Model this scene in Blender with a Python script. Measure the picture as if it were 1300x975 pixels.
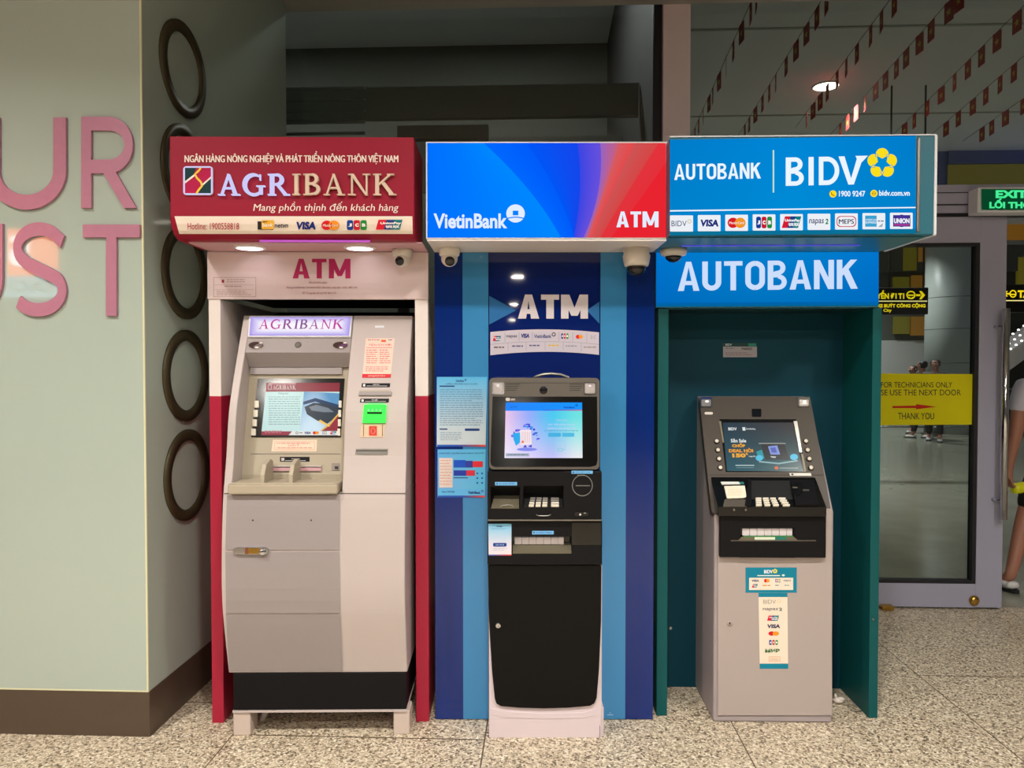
import bpy, bmesh, math, random
from mathutils import Vector, Matrix
random.seed(4)
for _o in list(bpy.data.objects): bpy.data.objects.remove(_o)
SC = bpy.context.scene
COL = SC.collection

# ------------------------------------------------------------------ camera, world, lights, exposure
FPX, CAMH = 939.0, 1.45                       # focal length in pixels of the 1300x975 frame, eye height
YAW, PITCH = math.atan(40/FPX), math.atan(20.5/FPX)
cam = bpy.data.cameras.new('camera'); cam.sensor_width = 36; cam.lens = 36*FPX/1300; cam.clip_end = 200
camo = bpy.data.objects.new('camera', cam); COL.objects.link(camo); SC.camera = camo
camo.location = (0, 0, CAMH); camo.rotation_euler = (math.pi/2 - PITCH, 0, YAW)
SC.view_settings.view_transform = 'Standard'; SC.view_settings.look = 'None'
SC.view_settings.exposure = 0.0; SC.view_settings.gamma = 1; SC.view_settings.use_curve_mapping = False
SC.cycles.max_bounces = 8; SC.cycles.use_denoising = True

def L(r, g, b):                                # sRGB 0..255 -> linear
    return tuple(((c/255)/12.92 if c/255 <= .04045 else ((c/255+.055)/1.055)**2.4) for c in (r, g, b))
W_STRENGTH = 0.12
wd = bpy.data.worlds.new('world'); SC.world = wd; wd.use_nodes = True
_bg = wd.node_tree.nodes['Background']; _bg.inputs[0].default_value = (*L(225, 215, 205), 1); _bg.inputs[1].default_value = W_STRENGTH
CEIL = 3.62
HALL_W = {.7: 74, -1.6: 42, -4.2: 48}          # hall downlights, by row
HALL_SPOTS = [(x, y) for x in (-2.3, 0.1, 2.5) for y in (0.7, -1.6, -4.2)] + [(0.6, -11.4), (0.85, -19.0), (1.1, -27)]
BEYOND_W = 95
BEYOND_SPOTS = [(3.55, 9.55), (4.0, 14.0), (7.0, 17.2), (12.9, 8.0), (15, 15), (-3.0, 6.4), (-.4, 6.4)]  # first one is real; the rest are added out of view for light
def lamp(name, loc, power, size, col, rot=(0, 0, 0), spread=math.pi):
    l = bpy.data.lights.new(name, 'AREA'); l.shape = 'DISK'; l.size = size; l.energy = power; l.color = col; l.spread = spread
    o = bpy.data.objects.new(name, l); COL.objects.link(o); o.location = loc; o.rotation_euler = rot
    return o
for _x, _y in HALL_SPOTS:
    lamp('hall_lamp', (_x, _y, CEIL-.03), HALL_W.get(_y, 50), .26, (1, .935, .85), spread=math.radians(132 if _y > 0 else 180))
for _x, _y in BEYOND_SPOTS:
    lamp('concourse_lamp', (_x, _y, 4.95), BEYOND_W if _x > 0 else 48, .3, (.97, .98, 1), spread=math.radians(115 if _x > 0 else 180))
lamp('blue_wall_lamp', (8.6, 10.4, 3.4), 9, .5, (.10, .25, 1), (math.radians(95), 0, math.radians(-8)))

# ------------------------------------------------------------------ frames, pads, mesh builder
class Fr:
    """a vertical frame: u along the front, d away from the viewer, z up"""
    def __init__(s, x, y, th): s.o = Vector((x, y, 0)); s.th = th; s.U = Vector((math.cos(th), math.sin(th), 0)); s.D = Vector((-math.sin(th), math.cos(th), 0))
    def loc(s, p): v = Vector(p) - s.o; return Vector((v.dot(s.U), v.dot(s.D), v.z))
    def dir(s, v): return Vector((v.dot(s.U), v.dot(s.D), v.z))
    def world(s, p): return s.o + s.U*p[0] + s.D*p[1] + Vector((0, 0, p[2]))
    def at(s, px, py, d):
        o, r = s.loc((0, 0, CAMH)), s.dir(RAY(px, py)); return o + r*((d-o.y)/r.y)
    def u(s, px, py, d): return s.at(px, py, d).x
    def z(s, px, py, d): return s.at(px, py, d).z
_F = Vector((-math.sin(YAW)*math.cos(PITCH), math.cos(YAW)*math.cos(PITCH), -math.sin(PITCH)))
_R = Vector((math.cos(YAW), math.sin(YAW), 0)); _U = _R.cross(_F)
def RAY(px, py): return _F*FPX + _R*(px-650) + _U*(487.5-py)
W = Fr(0, 0, 0)
FA = Fr(-1.355, 2.934, math.radians(3.2))      # left booth
FV = Fr(-.443, 3.0, math.radians(2.4))         # middle board
FB = Fr(.503, 3.074, math.radians(1.1))        # right booth

class Pad:
    """a surface through the profile [(d,z)...] carried along u; P(px,py,k) is the point of the surface seen at the pixel, k proud of it"""
    def __init__(s, fr, prof): s.fr, s.pr = fr, prof
    def P(s, px, py, k=0.0):
        o, r = s.fr.loc((0, 0, CAMH)), s.fr.dir(RAY(px, py)); n = len(s.pr)-1; best = None
        for i in range(n):
            (d0, z0), (d1, z1) = s.pr[i], s.pr[i+1]
            e = Vector((0, d1-d0, z1-z0)).normalized(); nn = Vector((0, -e.z, e.y))
            if nn.y > 0 or (abs(nn.y) < 1e-6 and nn.z < 0): nn = -nn
            p0 = Vector((0, d0, z0)) + nn*k; den = r.dot(nn)
            if abs(den) < 1e-9: continue
            q = o + r*((p0-o).dot(nn)/den); t = (q-p0).dot(e)/math.hypot(d1-d0, z1-z0)
            lo = -1e9 if i == 0 else -1e-4; hi = 1e9 if i == n-1 else 1+1e-4
            if lo <= t <= hi: return q
            err = max(lo-t, t-hi)
            if best is None or err < best[0]: best = (err, q)
        return best[1]
def vpad(fr, d): return Pad(fr, [(d, 0), (d, 1)])

class MB:
    def __init__(s): s.v, s.f, s.m, s.c, s.ms, s.sm = [], [], [], [], [], []
    def mi(s, m):
        if m not in s.ms: s.ms.append(m)
        return s.ms.index(m)
    def add(s, vs, fs, mat, col=None, smooth=False):
        b = len(s.v); s.v += [tuple(v) for v in vs]
        if isinstance(col, list): s.c += col
        else: s.c += [col or (1, 1, 1)]*len(vs)
        k = s.mi(mat)
        for f in fs: s.f.append(tuple(b+i for i in f)); s.m.append(k); s.sm.append(smooth)
    def build(s, name, parent=None, base=None):
        me = bpy.data.meshes.new(name); bz = Vector(base if base is not None else (parent['_b'] if parent and '_b' in parent else (0, 0, 0)))
        me.from_pydata([tuple(Vector(v)-bz) for v in s.v], [], s.f)
        for m in s.ms: me.materials.append(m)
        me.polygons.foreach_set('material_index', s.m); me.polygons.foreach_set('use_smooth', s.sm)
        a = me.color_attributes.new('Col', 'FLOAT_COLOR', 'POINT')
        a.data.foreach_set('color', [x for c in s.c for x in (*c[:3], 1)])
        me.update(); o = bpy.data.objects.new(name, me); COL.objects.link(o)
        if parent: o.parent = parent; o['_b'] = tuple(bz)
        return o

def tag(o, label, cat, group=None, kind=None):
    if label: o['label'] = label
    if cat: o['category'] = cat
    if group: o['group'] = group
    if kind: o['kind'] = kind
    return o
def thing(name, fr, base, label, cat, group=None):
    o = bpy.data.objects.new(name, None); COL.objects.link(o); o.empty_display_size = .05
    o.location = fr.world(base); o.rotation_euler = (0, 0, fr.th); o['_b'] = tuple(base)
    return tag(o, label, cat, group)
def single(name, mb, fr, base, label, cat, group=None):
    o = mb.build(name, None, base); o.location = fr.world(base); o.rotation_euler = (0, 0, fr.th); o['_b'] = tuple(base)
    return tag(o, label, cat, group)
def struct(name, mb):
    o = mb.build(name, None, (0, 0, 0)); o['kind'] = 'structure'; return o
def copy_tree(o, parent=None):
    c = o.copy(); COL.objects.link(c)
    if parent: c.parent = parent
    for ch in [x for x in o.children]: copy_tree(ch, c)
    return c

# ---- solids (frame coordinates u,d,z)
def box(mb, u0, u1, d0, d1, z0, z1, mat, bev=0.0, col=None, seg=2):
    if bev <= 0:
        vs = [(u0,d0,z0),(u1,d0,z0),(u1,d1,z0),(u0,d1,z0),(u0,d0,z1),(u1,d0,z1),(u1,d1,z1),(u0,d1,z1)]
        mb.add(vs, [(3,2,1,0),(4,5,6,7),(0,1,5,4),(1,2,6,5),(2,3,7,6),(3,0,4,7)], mat, col); return
    bm = bmesh.new(); bmesh.ops.create_cube(bm, size=1)
    for v in bm.verts: v.co = ((u0+u1)/2+v.co.x*(u1-u0), (d0+d1)/2+v.co.y*(d1-d0), (z0+z1)/2+v.co.z*(z1-z0))
    bmesh.ops.bevel(bm, geom=bm.edges[:], offset=bev, segments=seg, affect='EDGES', profile=.5)
    bm.verts.index_update(); mb.add([v.co.copy() for v in bm.verts], [[v.index for v in f.verts] for f in bm.faces], mat, col); bm.free()
def prism(mb, prof, u0, u1, mat, col=None, bev=0.0):
    n = len(prof); bm = bmesh.new()
    a = [bm.verts.new((u0, d, z)) for d, z in prof]; b = [bm.verts.new((u1, d, z)) for d, z in prof]
    fa = bm.faces.new(a); fb = bm.faces.new(b[::-1])
    for i in range(n): bm.faces.new((a[i], b[i], b[(i+1) % n], a[(i+1) % n]))
    bmesh.ops.recalc_face_normals(bm, faces=bm.faces[:])
    if bev:
        ed = set(fa.edges) | set(fb.edges)
        bmesh.ops.bevel(bm, geom=list(ed), offset=bev, segments=2, affect='EDGES', profile=.5)
    bm.verts.index_update(); mb.add([v.co.copy() for v in bm.verts], [[v.index for v in f.verts] for f in bm.faces], mat, col); bm.free()
def basis(ax):
    ax = Vector(ax).normalized(); t = Vector((0, 0, 1)) if abs(ax.z) < .9 else Vector((1, 0, 0))
    x = ax.cross(t).normalized(); return ax, x, ax.cross(x)
def lathe(mb, prof, c, ax, mat, n=28, col=None, sx=1.0, cap=True):
    ax, x, y = basis(ax); c = Vector(c); vs, fs = [], []
    for r, h in prof:
        for i in range(n):
            t = 2*math.pi*i/n; vs.append(c + ax*h + x*(r*math.cos(t)*sx) + y*(r*math.sin(t)))
    for j in range(len(prof)-1):
        for i in range(n): fs.append((j*n+i, j*n+(i+1) % n, (j+1)*n+(i+1) % n, (j+1)*n+i))
    if cap and prof[0][0] > 1e-5: fs.append(tuple(range(n))[::-1])
    if cap and prof[-1][0] > 1e-5: fs.append(tuple(range((len(prof)-1)*n, len(prof)*n)))
    mb.add(vs, fs, mat, col, smooth=True)
def ball(mb, c, r, mat, n=20, m=12, sc=(1, 1, 1), col=None):
    vs, fs = [], []
    for j in range(m+1):
        p = math.pi*j/m
        for i in range(n):
            t = 2*math.pi*i/n; vs.append((c[0]+r*sc[0]*math.sin(p)*math.cos(t), c[1]+r*sc[1]*math.sin(p)*math.sin(t), c[2]+r*sc[2]*math.cos(p)))
    for j in range(m):
        for i in range(n): fs.append((j*n+i, (j+1)*n+i, (j+1)*n+(i+1) % n, j*n+(i+1) % n))
    mb.add(vs, fs, mat, col, smooth=True)
def tube(mb, pts, r, mat, n=10, col=None):
    pts = [Vector(p) for p in pts]; vs, fs = [], []; ref = None
    for i, p in enumerate(pts):
        t = (pts[min(i+1, len(pts)-1)] - pts[max(i-1, 0)]).normalized()
        if ref is None: ref = basis(t)[1]
        x = (ref - t*ref.dot(t)).normalized(); ref = x; y = t.cross(x)
        rr = r[i] if isinstance(r, (list, tuple)) else r
        for k in range(n):
            a = 2*math.pi*k/n; vs.append(p + x*(rr*math.cos(a)) + y*(rr*math.sin(a)))
    for i in range(len(pts)-1):
        for k in range(n): fs.append((i*n+k, i*n+(k+1) % n, (i+1)*n+(k+1) % n, (i+1)*n+k))
    fs += [tuple(range(n))[::-1], tuple(range((len(pts)-1)*n, len(pts)*n))]
    mb.add(vs, fs, mat, col, smooth=True)

# ---- flat things on a pad, in photo pixels carried onto the real surface
def poly(mb, pad, pts, col, k=.001, mat=None):
    mb.add([pad.P(x, y, k) for x, y in pts], [tuple(range(len(pts)))], mat or PRINT, col)
def rect(mb, pad, x0, y0, x1, y1, col, k=.001, mat=None): poly(mb, pad, [(x0,y0),(x1,y0),(x1,y1),(x0,y1)], col, k, mat)
def quadgrid(mb, pad, pts, f, nx, ny, k=.001, mat=None):
    """four corners TL,TR,BR,BL; f(s,t)->colour, s right, t down"""
    vs, cs, fs = [], [], []
    for j in range(ny+1):
        t = j/ny
        for i in range(nx+1):
            s = i/nx
            x = (pts[0][0]*(1-s)+pts[1][0]*s)*(1-t)+(pts[3][0]*(1-s)+pts[2][0]*s)*t
            y = (pts[0][1]*(1-s)+pts[1][1]*s)*(1-t)+(pts[3][1]*(1-s)+pts[2][1]*s)*t
            vs.append(pad.P(x, y, k)); cs.append(f(s, t))
    for j in range(ny):
        for i in range(nx): a = j*(nx+1)+i; fs.append((a, a+1, a+nx+2, a+nx+1))
    mb.add(vs, fs, mat or PRINT, cs)
def rpts(x0, y0, x1, y1, r, n=5):
    out = []
    for cx, cy, a0 in ((x1-r, y0+r, -90), (x1-r, y1-r, 0), (x0+r, y1-r, 90), (x0+r, y0+r, 180)):
        for i in range(n+1):
            a = math.radians(a0+90*i/n); out.append((cx+r*math.cos(a), cy+r*math.sin(a)))
    return out
def epts(cx, cy, rx, ry, n=28, a0=0, a1=360):
    return [(cx+rx*math.cos(math.radians(a0+(a1-a0)*i/n)), cy+ry*math.sin(math.radians(a0+(a1-a0)*i/n))) for i in range(n if a1-a0 == 360 else n+1)]
def ring(mb, pad, cx, cy, rx, ry, w, col, k=.001, mat=None, n=32):
    a, b = epts(cx, cy, rx, ry, n), epts(cx, cy, rx-w, ry-w, n)
    mb.add([pad.P(x, y, k) for x, y in a+b], [(i, (i+1) % n, n+(i+1) % n, n+i) for i in range(n)], mat or PRINT, col)
def frame4(mb, pad, x0, y0, x1, y1, w, col, k=.001, mat=None):
    for r in ((x0,y0,x1,y0+w), (x0,y1-w,x1,y1), (x0,y0+w,x0+w,y1-w), (x1-w,y0+w,x1,y1-w)): rect(mb, pad, *r, col, k, mat)
def slab(mb, pad, pts, k0, k1, mat, col=None):
    n = len(pts); a = [pad.P(x, y, k1) for x, y in pts]
    dn = []
    for x, y in pts:
        p = pad.P(x, y, k1); q = pad.P(x, y, k1-.001)
        # back along the surface normal, found from two neighbouring points
        e1 = pad.P(x+1, y, k1)-p; e2 = pad.P(x, y+1, k1)-p; nn = e1.cross(e2).normalized()
        if nn.y < 0: nn = -nn
        dn.append(p + nn*(k1-k0))
    mb.add(a+dn, [tuple(range(n)), tuple(range(2*n-1, n-1, -1))]+[(i, n+i, n+(i+1) % n, (i+1) % n) for i in range(n)], mat, col)
def rslab(mb, pad, x0, y0, x1, y1, k0, k1, mat, r=0, col=None):
    slab(mb, pad, rpts(x0, y0, x1, y1, r) if r else [(x0,y0),(x1,y0),(x1,y1),(x0,y1)], k0, k1, mat, col)

# ---- lettering
_TC = {}
def glyphs(txt, bold, res=4):
    key = (txt, bold, res)
    if key not in _TC:
        c = bpy.data.curves.new('t', 'FONT'); c.body = txt; c.size = 1; c.offset = bold; c.resolution_u = res; c.dimensions = '2D'; c.fill_mode = 'FRONT'
        o = bpy.data.objects.new('t', c); COL.objects.link(o); dg = bpy.context.evaluated_depsgraph_get(); dg.update()
        ev = o.evaluated_get(dg); me = ev.to_mesh()
        vs = [(v.co.x, v.co.y) for v in me.vertices]; fs = [tuple(p.vertices) for p in me.polygons]; ev.to_mesh_clear()
        bpy.data.objects.remove(o); bpy.data.curves.remove(c)
        xs = [v[0] for v in vs]; ys = [v[1] for v in vs]; x0, x1, y0, y1 = min(xs), max(xs), min(ys), max(ys)
        _TC[key] = ([((x-x0)/(x1-x0), 1-(y-y0)/(y1-y0)) for x, y in vs], fs)
    return _TC[key]
def put(mb, pad, vs, fs, x0, y0, x1, y1, col, k, mat, sh=0, quad=None, thick=0):
    pts = []
    for s, t in vs:
        if quad:
            x = (quad[0][0]*(1-s)+quad[1][0]*s)*(1-t)+(quad[3][0]*(1-s)+quad[2][0]*s)*t
            y = (quad[0][1]*(1-s)+quad[1][1]*s)*(1-t)+(quad[3][1]*(1-s)+quad[2][1]*s)*t
        else:
            x = x0+(x1-x0)*s + sh*(1-t)*(y1-y0); y = y0+(y1-y0)*t
        pts.append((x, y))
    fr = [pad.P(x, y, k) for x, y in pts]
    mb.add(fr, fs, mat or PRINT, col)
    if thick:
        cnt = {}
        for f in fs:
            for i in range(len(f)): e = (f[i], f[(i+1) % len(f)]); cnt[e] = cnt.get(e, 0)+1
        ed = [e for e in cnt if (e[1], e[0]) not in cnt]
        bk = [pad.P(x, y, k)+(Vector((0, thick, 0))) for x, y in pts]; n = len(fr)
        mb.add(fr+bk, [(a, b, n+b, n+a) for a, b in ed], mat or PRINT, col)
def text(mb, pad, txt, x0, y0, x1, y1, col, k=.0016, bold=.02, mat=None, sh=0, quad=None, thick=0, res=3):
    xe = x1 - max(0, sh*(y1-y0))
    if 'M' in txt and bold > 0:                 # a wide M does not take an outline offset: thicken by close copies instead
        vs, fs = glyphs(txt, 0, res); w = bold*.62*(y1-y0)
        for i, dx in enumerate((-w, 0, w)): put(mb, pad, vs, fs, x0+dx, y0, xe+dx, y1, col, k+.00015*i, mat, sh, [(x+dx, y) for x, y in quad] if quad else None, thick)
        return
    vs, fs = glyphs(txt, bold, res); put(mb, pad, vs, fs, x0, y0, xe, y1, col, k, mat, sh, quad, thick)
def lines(mb, pad, x0, y0, x1, y1, n, col, k=.0016, mat=None, h=.35, ragged=True):
    """rows of small unreadable print"""
    st = (y1-y0)/n
    for i in range(n):
        y = y0+st*i; x = x0; xe = x1 - (random.random()*.3*(x1-x0) if ragged and random.random() < .4 else 0)
        while x < xe-1:
            w = min(random.uniform(2, 6), xe-x); rect(mb, pad, x, y, x+w, y+st*h, col, k, mat); x += w+.9

# stroke letters: list of paths, each a list of (x,y) with a width pair; unit box 0..1, y up
def arc(cx, cy, rx, ry, a0, a1, n=16): return [(cx+rx*math.cos(math.radians(a0+(a1-a0)*i/n)), cy+ry*math.sin(math.radians(a0+(a1-a0)*i/n))) for i in range(n+1)]
def ribbon(pts, w):
    l, r = [], []
    for i, p in enumerate(pts):
        q0, q1 = pts[max(i-1, 0)], pts[min(i+1, len(pts)-1)]; dx, dy = q1[0]-q0[0], q1[1]-q0[1]; n = math.hypot(dx, dy) or 1
        ww = w(i/(len(pts)-1)) if callable(w) else w
        l.append((p[0]-dy/n*ww/2, p[1]+dx/n*ww/2)); r.append((p[0]+dy/n*ww/2, p[1]-dx/n*ww/2))
    return l, r
def stroke(polys, pts, w):
    l, r = ribbon(pts, w); polys.append(l+r[::-1])
def bar(polys, x0, y0, x1, y1): polys.append([(x0,y0),(x1,y0),(x1,y1),(x0,y1)])
def serif_glyph(ch):
    P = []; T, t, s = .17, .075, .055              # thick, thin, serif height; letter box height 1, own width
    def st(x, w=T): bar(P, x-w/2, 0, x+w/2, 1); bar(P, x-w/2-.09, 0, x+w/2+.09, s); bar(P, x-w/2-.09, 1-s, x+w/2+.09, 1)
    if ch == 'A':
        P.append([(.10,0),(.10+t,0),(.47,.93),(.43,1)]); P.append([(.40,1),(.50,1),(.86,0),(.86-T,0)]); bar(P, .23, .30, .66, .30+t)
        bar(P, 0, 0, .28, s); bar(P, .60, 0, .97, s); return P, .97
    if ch == 'I': st(.18); return P, .36
    if ch == 'N':
        bar(P, .14, 0, .14+t, 1); bar(P, .80, 0, .80+t, 1); P.append([(.08,1),(.26,1),(.875,.0),(.77,0)])
        bar(P, 0, 0, .34, s); bar(P, 0, 1-s, .22, 1); bar(P, .66, 1-s, 1.0, 1); return P, 1.0
    if ch in 'BR':
        st(.18)
        hw = lambda q: t+(T-t)*math.sin(math.pi*q)
        if ch == 'B':
            stroke(P, [(.18,1-t/2),(.40,1-t/2)]+arc(.40, .76, .20, .24-t/2, 90, -90)+[(.18,.52+t/2)], hw)
            stroke(P, [(.18,.52),(.44,.52)]+arc(.44, .275, .24, .245-t/2, 90, -90)+[(.18,t/2)], hw); return P, .78
        stroke(P, [(.18,1-t/2),(.40,1-t/2)]+arc(.40, .74, .22, .26-t/2, 90, -90)+[(.18,.48+t/2)], hw)
        P.append([(.34,.50),(.52,.50),(.92,0),(.72,0)]); bar(P, .70, 0, .98, s); return P, .98
    if ch == 'K':
        st(.18); P.append([(.24,.42),(.24,.54),(.74,1),(.84,1)]); P.append([(.36,.56),(.52,.62),(.98,0),(.76,0)])
        bar(P, .62, 1-s, .94, 1); bar(P, .70, 0, 1.04, s); return P, 1.04
    if ch == 'G':
        stroke(P, arc(.5, .5, .42, .47, 48, 312, 30), lambda q: t+(T-t)*math.sin(math.pi*q)**1.0)
        bar(P, .74, .05, .74+T*.8, .44); bar(P, .62, .40, 1.0, .40+s); bar(P, .76, .70, .80, .98); return P, 1.0
def sans_glyph(ch):
    P = []; w = .16
    if ch == 'U': stroke(P, [(.08, 1)]+arc(.5, .42, .42, .34, 180, 360, 24)+[(.92, 1)], w); return P
    if ch == 'R':
        bar(P, 0, 0, .18, 1); stroke(P, [(.1,.925),(.45,.925)]+arc(.50, .69, .36, .235, 90, -90, 18)+[(.1,.455)], .15)
        P.append([(.32,.46),(.56,.46),(1.0,0),(.77,0)]); return P
    if ch == 'T': bar(P, 0, .86, 1, 1); bar(P, .41, 0, .59, .9); return P
    if ch == 'S':
        stroke(P, [(.90,.80)]+arc(.5, .735, .38, .20, 35, 215, 18)+[(.30,.56),(.70,.44)]+arc(.48, .275, .42, .21, 35, -145, 20), .145); return P
def bold_glyph(ch, w):
    P = []; h = w/2
    if ch == 'A':
        W_ = .66; P.append([(0,0),(w*1.08,0),(W_/2+w*.05,.86),(W_/2+w*.46,1),(W_/2-w*.46,1)]); P.append([(W_,0),(W_-w*1.08,0),(W_/2-w*.05,.86),(W_/2-w*.46,1),(W_/2+w*.46,1)]); bar(P, .17, .20, W_-.17, .20+w*.82); return P, W_
    if ch == 'U': W_ = .58; stroke(P, [(h,1)]+arc(W_/2, .30, W_/2-h, .30-h, 180, 360, 20)+[(W_-h,1)], w); return P, W_
    if ch == 'T': W_ = .56; bar(P, 0, 1-w*.9, W_, 1); bar(P, W_/2-h, 0, W_/2+h, 1-w*.45); return P, W_
    if ch == 'O':
        W_ = .60; t = arc(W_/2, .70, W_/2-h, .30-h, 90, 180, 12)+arc(W_/2, .30, W_/2-h, .30-h, 180, 270, 12); stroke(P, t, w); stroke(P, [(W_-x, y) for x, y in t], w); return P, W_
    if ch == 'B':
        W_ = .58; bar(P, 0, 0, w, 1); stroke(P, [(h,1-h*.9),(W_-.26,1-h*.9)]+arc(W_-.28, .75, .24-h*.9, .25-h*.9, 90, -90, 14)+[(h,.5+h*.1)], w*.9); stroke(P, [(h,.5),(W_-.24,.5)]+arc(W_-.26, .265, .26-h*.9, .265-h*.9, 80, -90, 14)+[(h,h*.9)], w*.9); return P, W_
    if ch == 'N': W_ = .61; bar(P, 0, 0, w, 1); bar(P, W_-w, 0, W_, 1); P.append([(0,1),(w*1.06,1),(W_,0),(W_-w*1.06,0)]); return P, W_
    if ch == 'K': W_ = .64; bar(P, 0, 0, w, 1); P.append([(w*.6,.36),(w*.6,.60),(W_-w*1.3,1),(W_-.02,1)]); P.append([(.20,.54),(.35,.70),(W_,0),(W_-w*1.25,0)]); return P, W_
    if ch == 'I': bar(P, 0, 0, w, 1); return P, w
    if ch == 'D':
        W_ = .74; bar(P, 0, 0, w, 1); stroke(P, [(h,1-h),(.30,1-h)]+arc(.30, .5, W_-.30-h, .5-h, 90, -90, 24)+[(h,h)], w); return P, W_
    if ch == 'V': W_ = .78; P.append([(0,1),(w*1.1,1),(W_/2+w*.12,.14),(W_/2+w*.5,0),(W_/2-w*.5,0)]); P.append([(W_,1),(W_-w*1.1,1),(W_/2-w*.12,.14),(W_/2-w*.5,0),(W_/2+w*.5,0)]); return P, W_
    if ch == 'M':
        W_ = .84; bar(P, 0, 0, w, 1); bar(P, W_-w, 0, W_, 1); P.append([(0,1),(w*1.1,1),(W_/2+w*.42,.12),(W_/2-w*.42,.12)]); P.append([(W_,1),(W_-w*1.1,1),(W_/2-w*.42,.12),(W_/2+w*.42,.12)]); return P, W_
def put_bold(mb, pad, word, quad, col, k, mat, w=.19, gap=.085):
    x = 0; out = []
    for ch in word: P, gw = bold_glyph(ch, w); out.append((P, x)); x += gw+gap
    tot = x-gap
    for P, gx in out:
        for i, pl in enumerate(P): put(mb, pad, [((gx+px_)/tot, 1-py_) for px_, py_ in pl], [tuple(range(len(pl)))], 0, 0, 0, 0, col, k+.0003*i, mat, quad=quad)
def bq(x0, y0, x1, y1): return [(x0,y0),(x1,y0),(x1,y1),(x0,y1)]
def put_serif(mb, pad, word, x0, y0, x1, y1, cols, k, mats, thick=0, quad=None, gap=.13, first=1.0):
    gl = []; x = 0
    for i, ch in enumerate(word):
        P, w = serif_glyph(ch); gl.append((P, x, w)); x += w+gap
    tot = x-gap
    for i, (P, gx, w) in enumerate(gl):
        for j, pl in enumerate(P):
            put(mb, pad, [((gx+a)/tot, 1-c) for a, c in pl], [tuple(range(len(pl)))], x0, y0, x1, y1, cols[i], k+.0002*j, mats[i], quad=quad, thick=thick)

# ------------------------------------------------------------------ materials
_M = {}
def mat(name, rgb=None, rough=.5, metal=0.0, spec=.5, emis=None, es=1.0, noise=0.0, scale=8.0, bump=0.0, coat=0.0, trans=0.0):
    m = bpy.data.materials.new(name); m.use_nodes = True; nt = m.node_tree; b = nt.nodes['Principled BSDF']
    c = (*L(*rgb), 1) if rgb else (0, 0, 0, 1)
    b.inputs['Base Color'].default_value = c; b.inputs['Roughness'].default_value = rough; b.inputs['Metallic'].default_value = metal
    b.inputs['Specular IOR Level'].default_value = spec; b.inputs['Coat Weight'].default_value = coat
    if emis: b.inputs['Emission Color'].default_value = (*L(*emis), 1); b.inputs['Emission Strength'].default_value = es
    if noise or bump:
        tc = nt.nodes.new('ShaderNodeTexCoord'); n = nt.nodes.new('ShaderNodeTexNoise'); n.inputs['Scale'].default_value = scale; n.inputs['Detail'].default_value = 4
        nt.links.new(tc.outputs['Object'], n.inputs['Vector'])
        if noise:
            mx = nt.nodes.new('ShaderNodeMix'); mx.data_type = 'RGBA'
            mx.inputs['A'].default_value = (*[x*(1-noise) for x in c[:3]], 1); mx.inputs['B'].default_value = (*[min(1, x*(1+noise)) for x in c[:3]], 1)
            nt.links.new(n.outputs['Fac'], mx.inputs['Factor']); nt.links.new(mx.outputs['Result'], b.inputs['Base Color'])
        if bump:
            bp = nt.nodes.new('ShaderNodeBump'); bp.inputs['Strength'].default_value = bump; bp.inputs['Distance'].default_value = .002
            nt.links.new(n.outputs['Fac'], bp.inputs['Height']); nt.links.new(bp.outputs['Normal'], b.inputs['Normal'])
    return m
def colmat(name, glow, rough=.45, spec=.5):
    m = mat(name, (0, 0, 0), rough, spec=spec); nt = m.node_tree; b = nt.nodes['Principled BSDF']
    a = nt.nodes.new('ShaderNodeAttribute'); a.attribute_name = 'Col'
    nt.links.new(a.outputs['Color'], b.inputs['Emission Color' if glow else 'Base Color'])
    if glow: b.inputs['Emission Strength'].default_value = glow
    return m
PRINT = colmat('printed_ink', 0, .6, .2)
GLOW = colmat('backlit_print', 1.0, .6, .0)
SCREEN = colmat('screen_picture', 1.0, .2, .2)
def glass(name, tint, rough=0.0, refl=1.0):
    m = bpy.data.materials.new(name); m.use_nodes = True; nt = m.node_tree; nt.nodes.clear()
    out = nt.nodes.new('ShaderNodeOutputMaterial'); mx = nt.nodes.new('ShaderNodeMixShader'); tr = nt.nodes.new('ShaderNodeBsdfTransparent'); gl = nt.nodes.new('ShaderNodeBsdfGlossy')
    fr = nt.nodes.new('ShaderNodeFresnel'); fr.inputs['IOR'].default_value = 1.45; tr.inputs[0].default_value = (*tint, 1); gl.inputs['Roughness'].default_value = rough; gl.inputs[0].default_value = (refl, refl, refl, 1)
    nt.links.new(fr.outputs[0], mx.inputs[0]); nt.links.new(tr.outputs[0], mx.inputs[1]); nt.links.new(gl.outputs[0], mx.inputs[2]); nt.links.new(mx.outputs[0], out.inputs[0])
    return m

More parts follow.
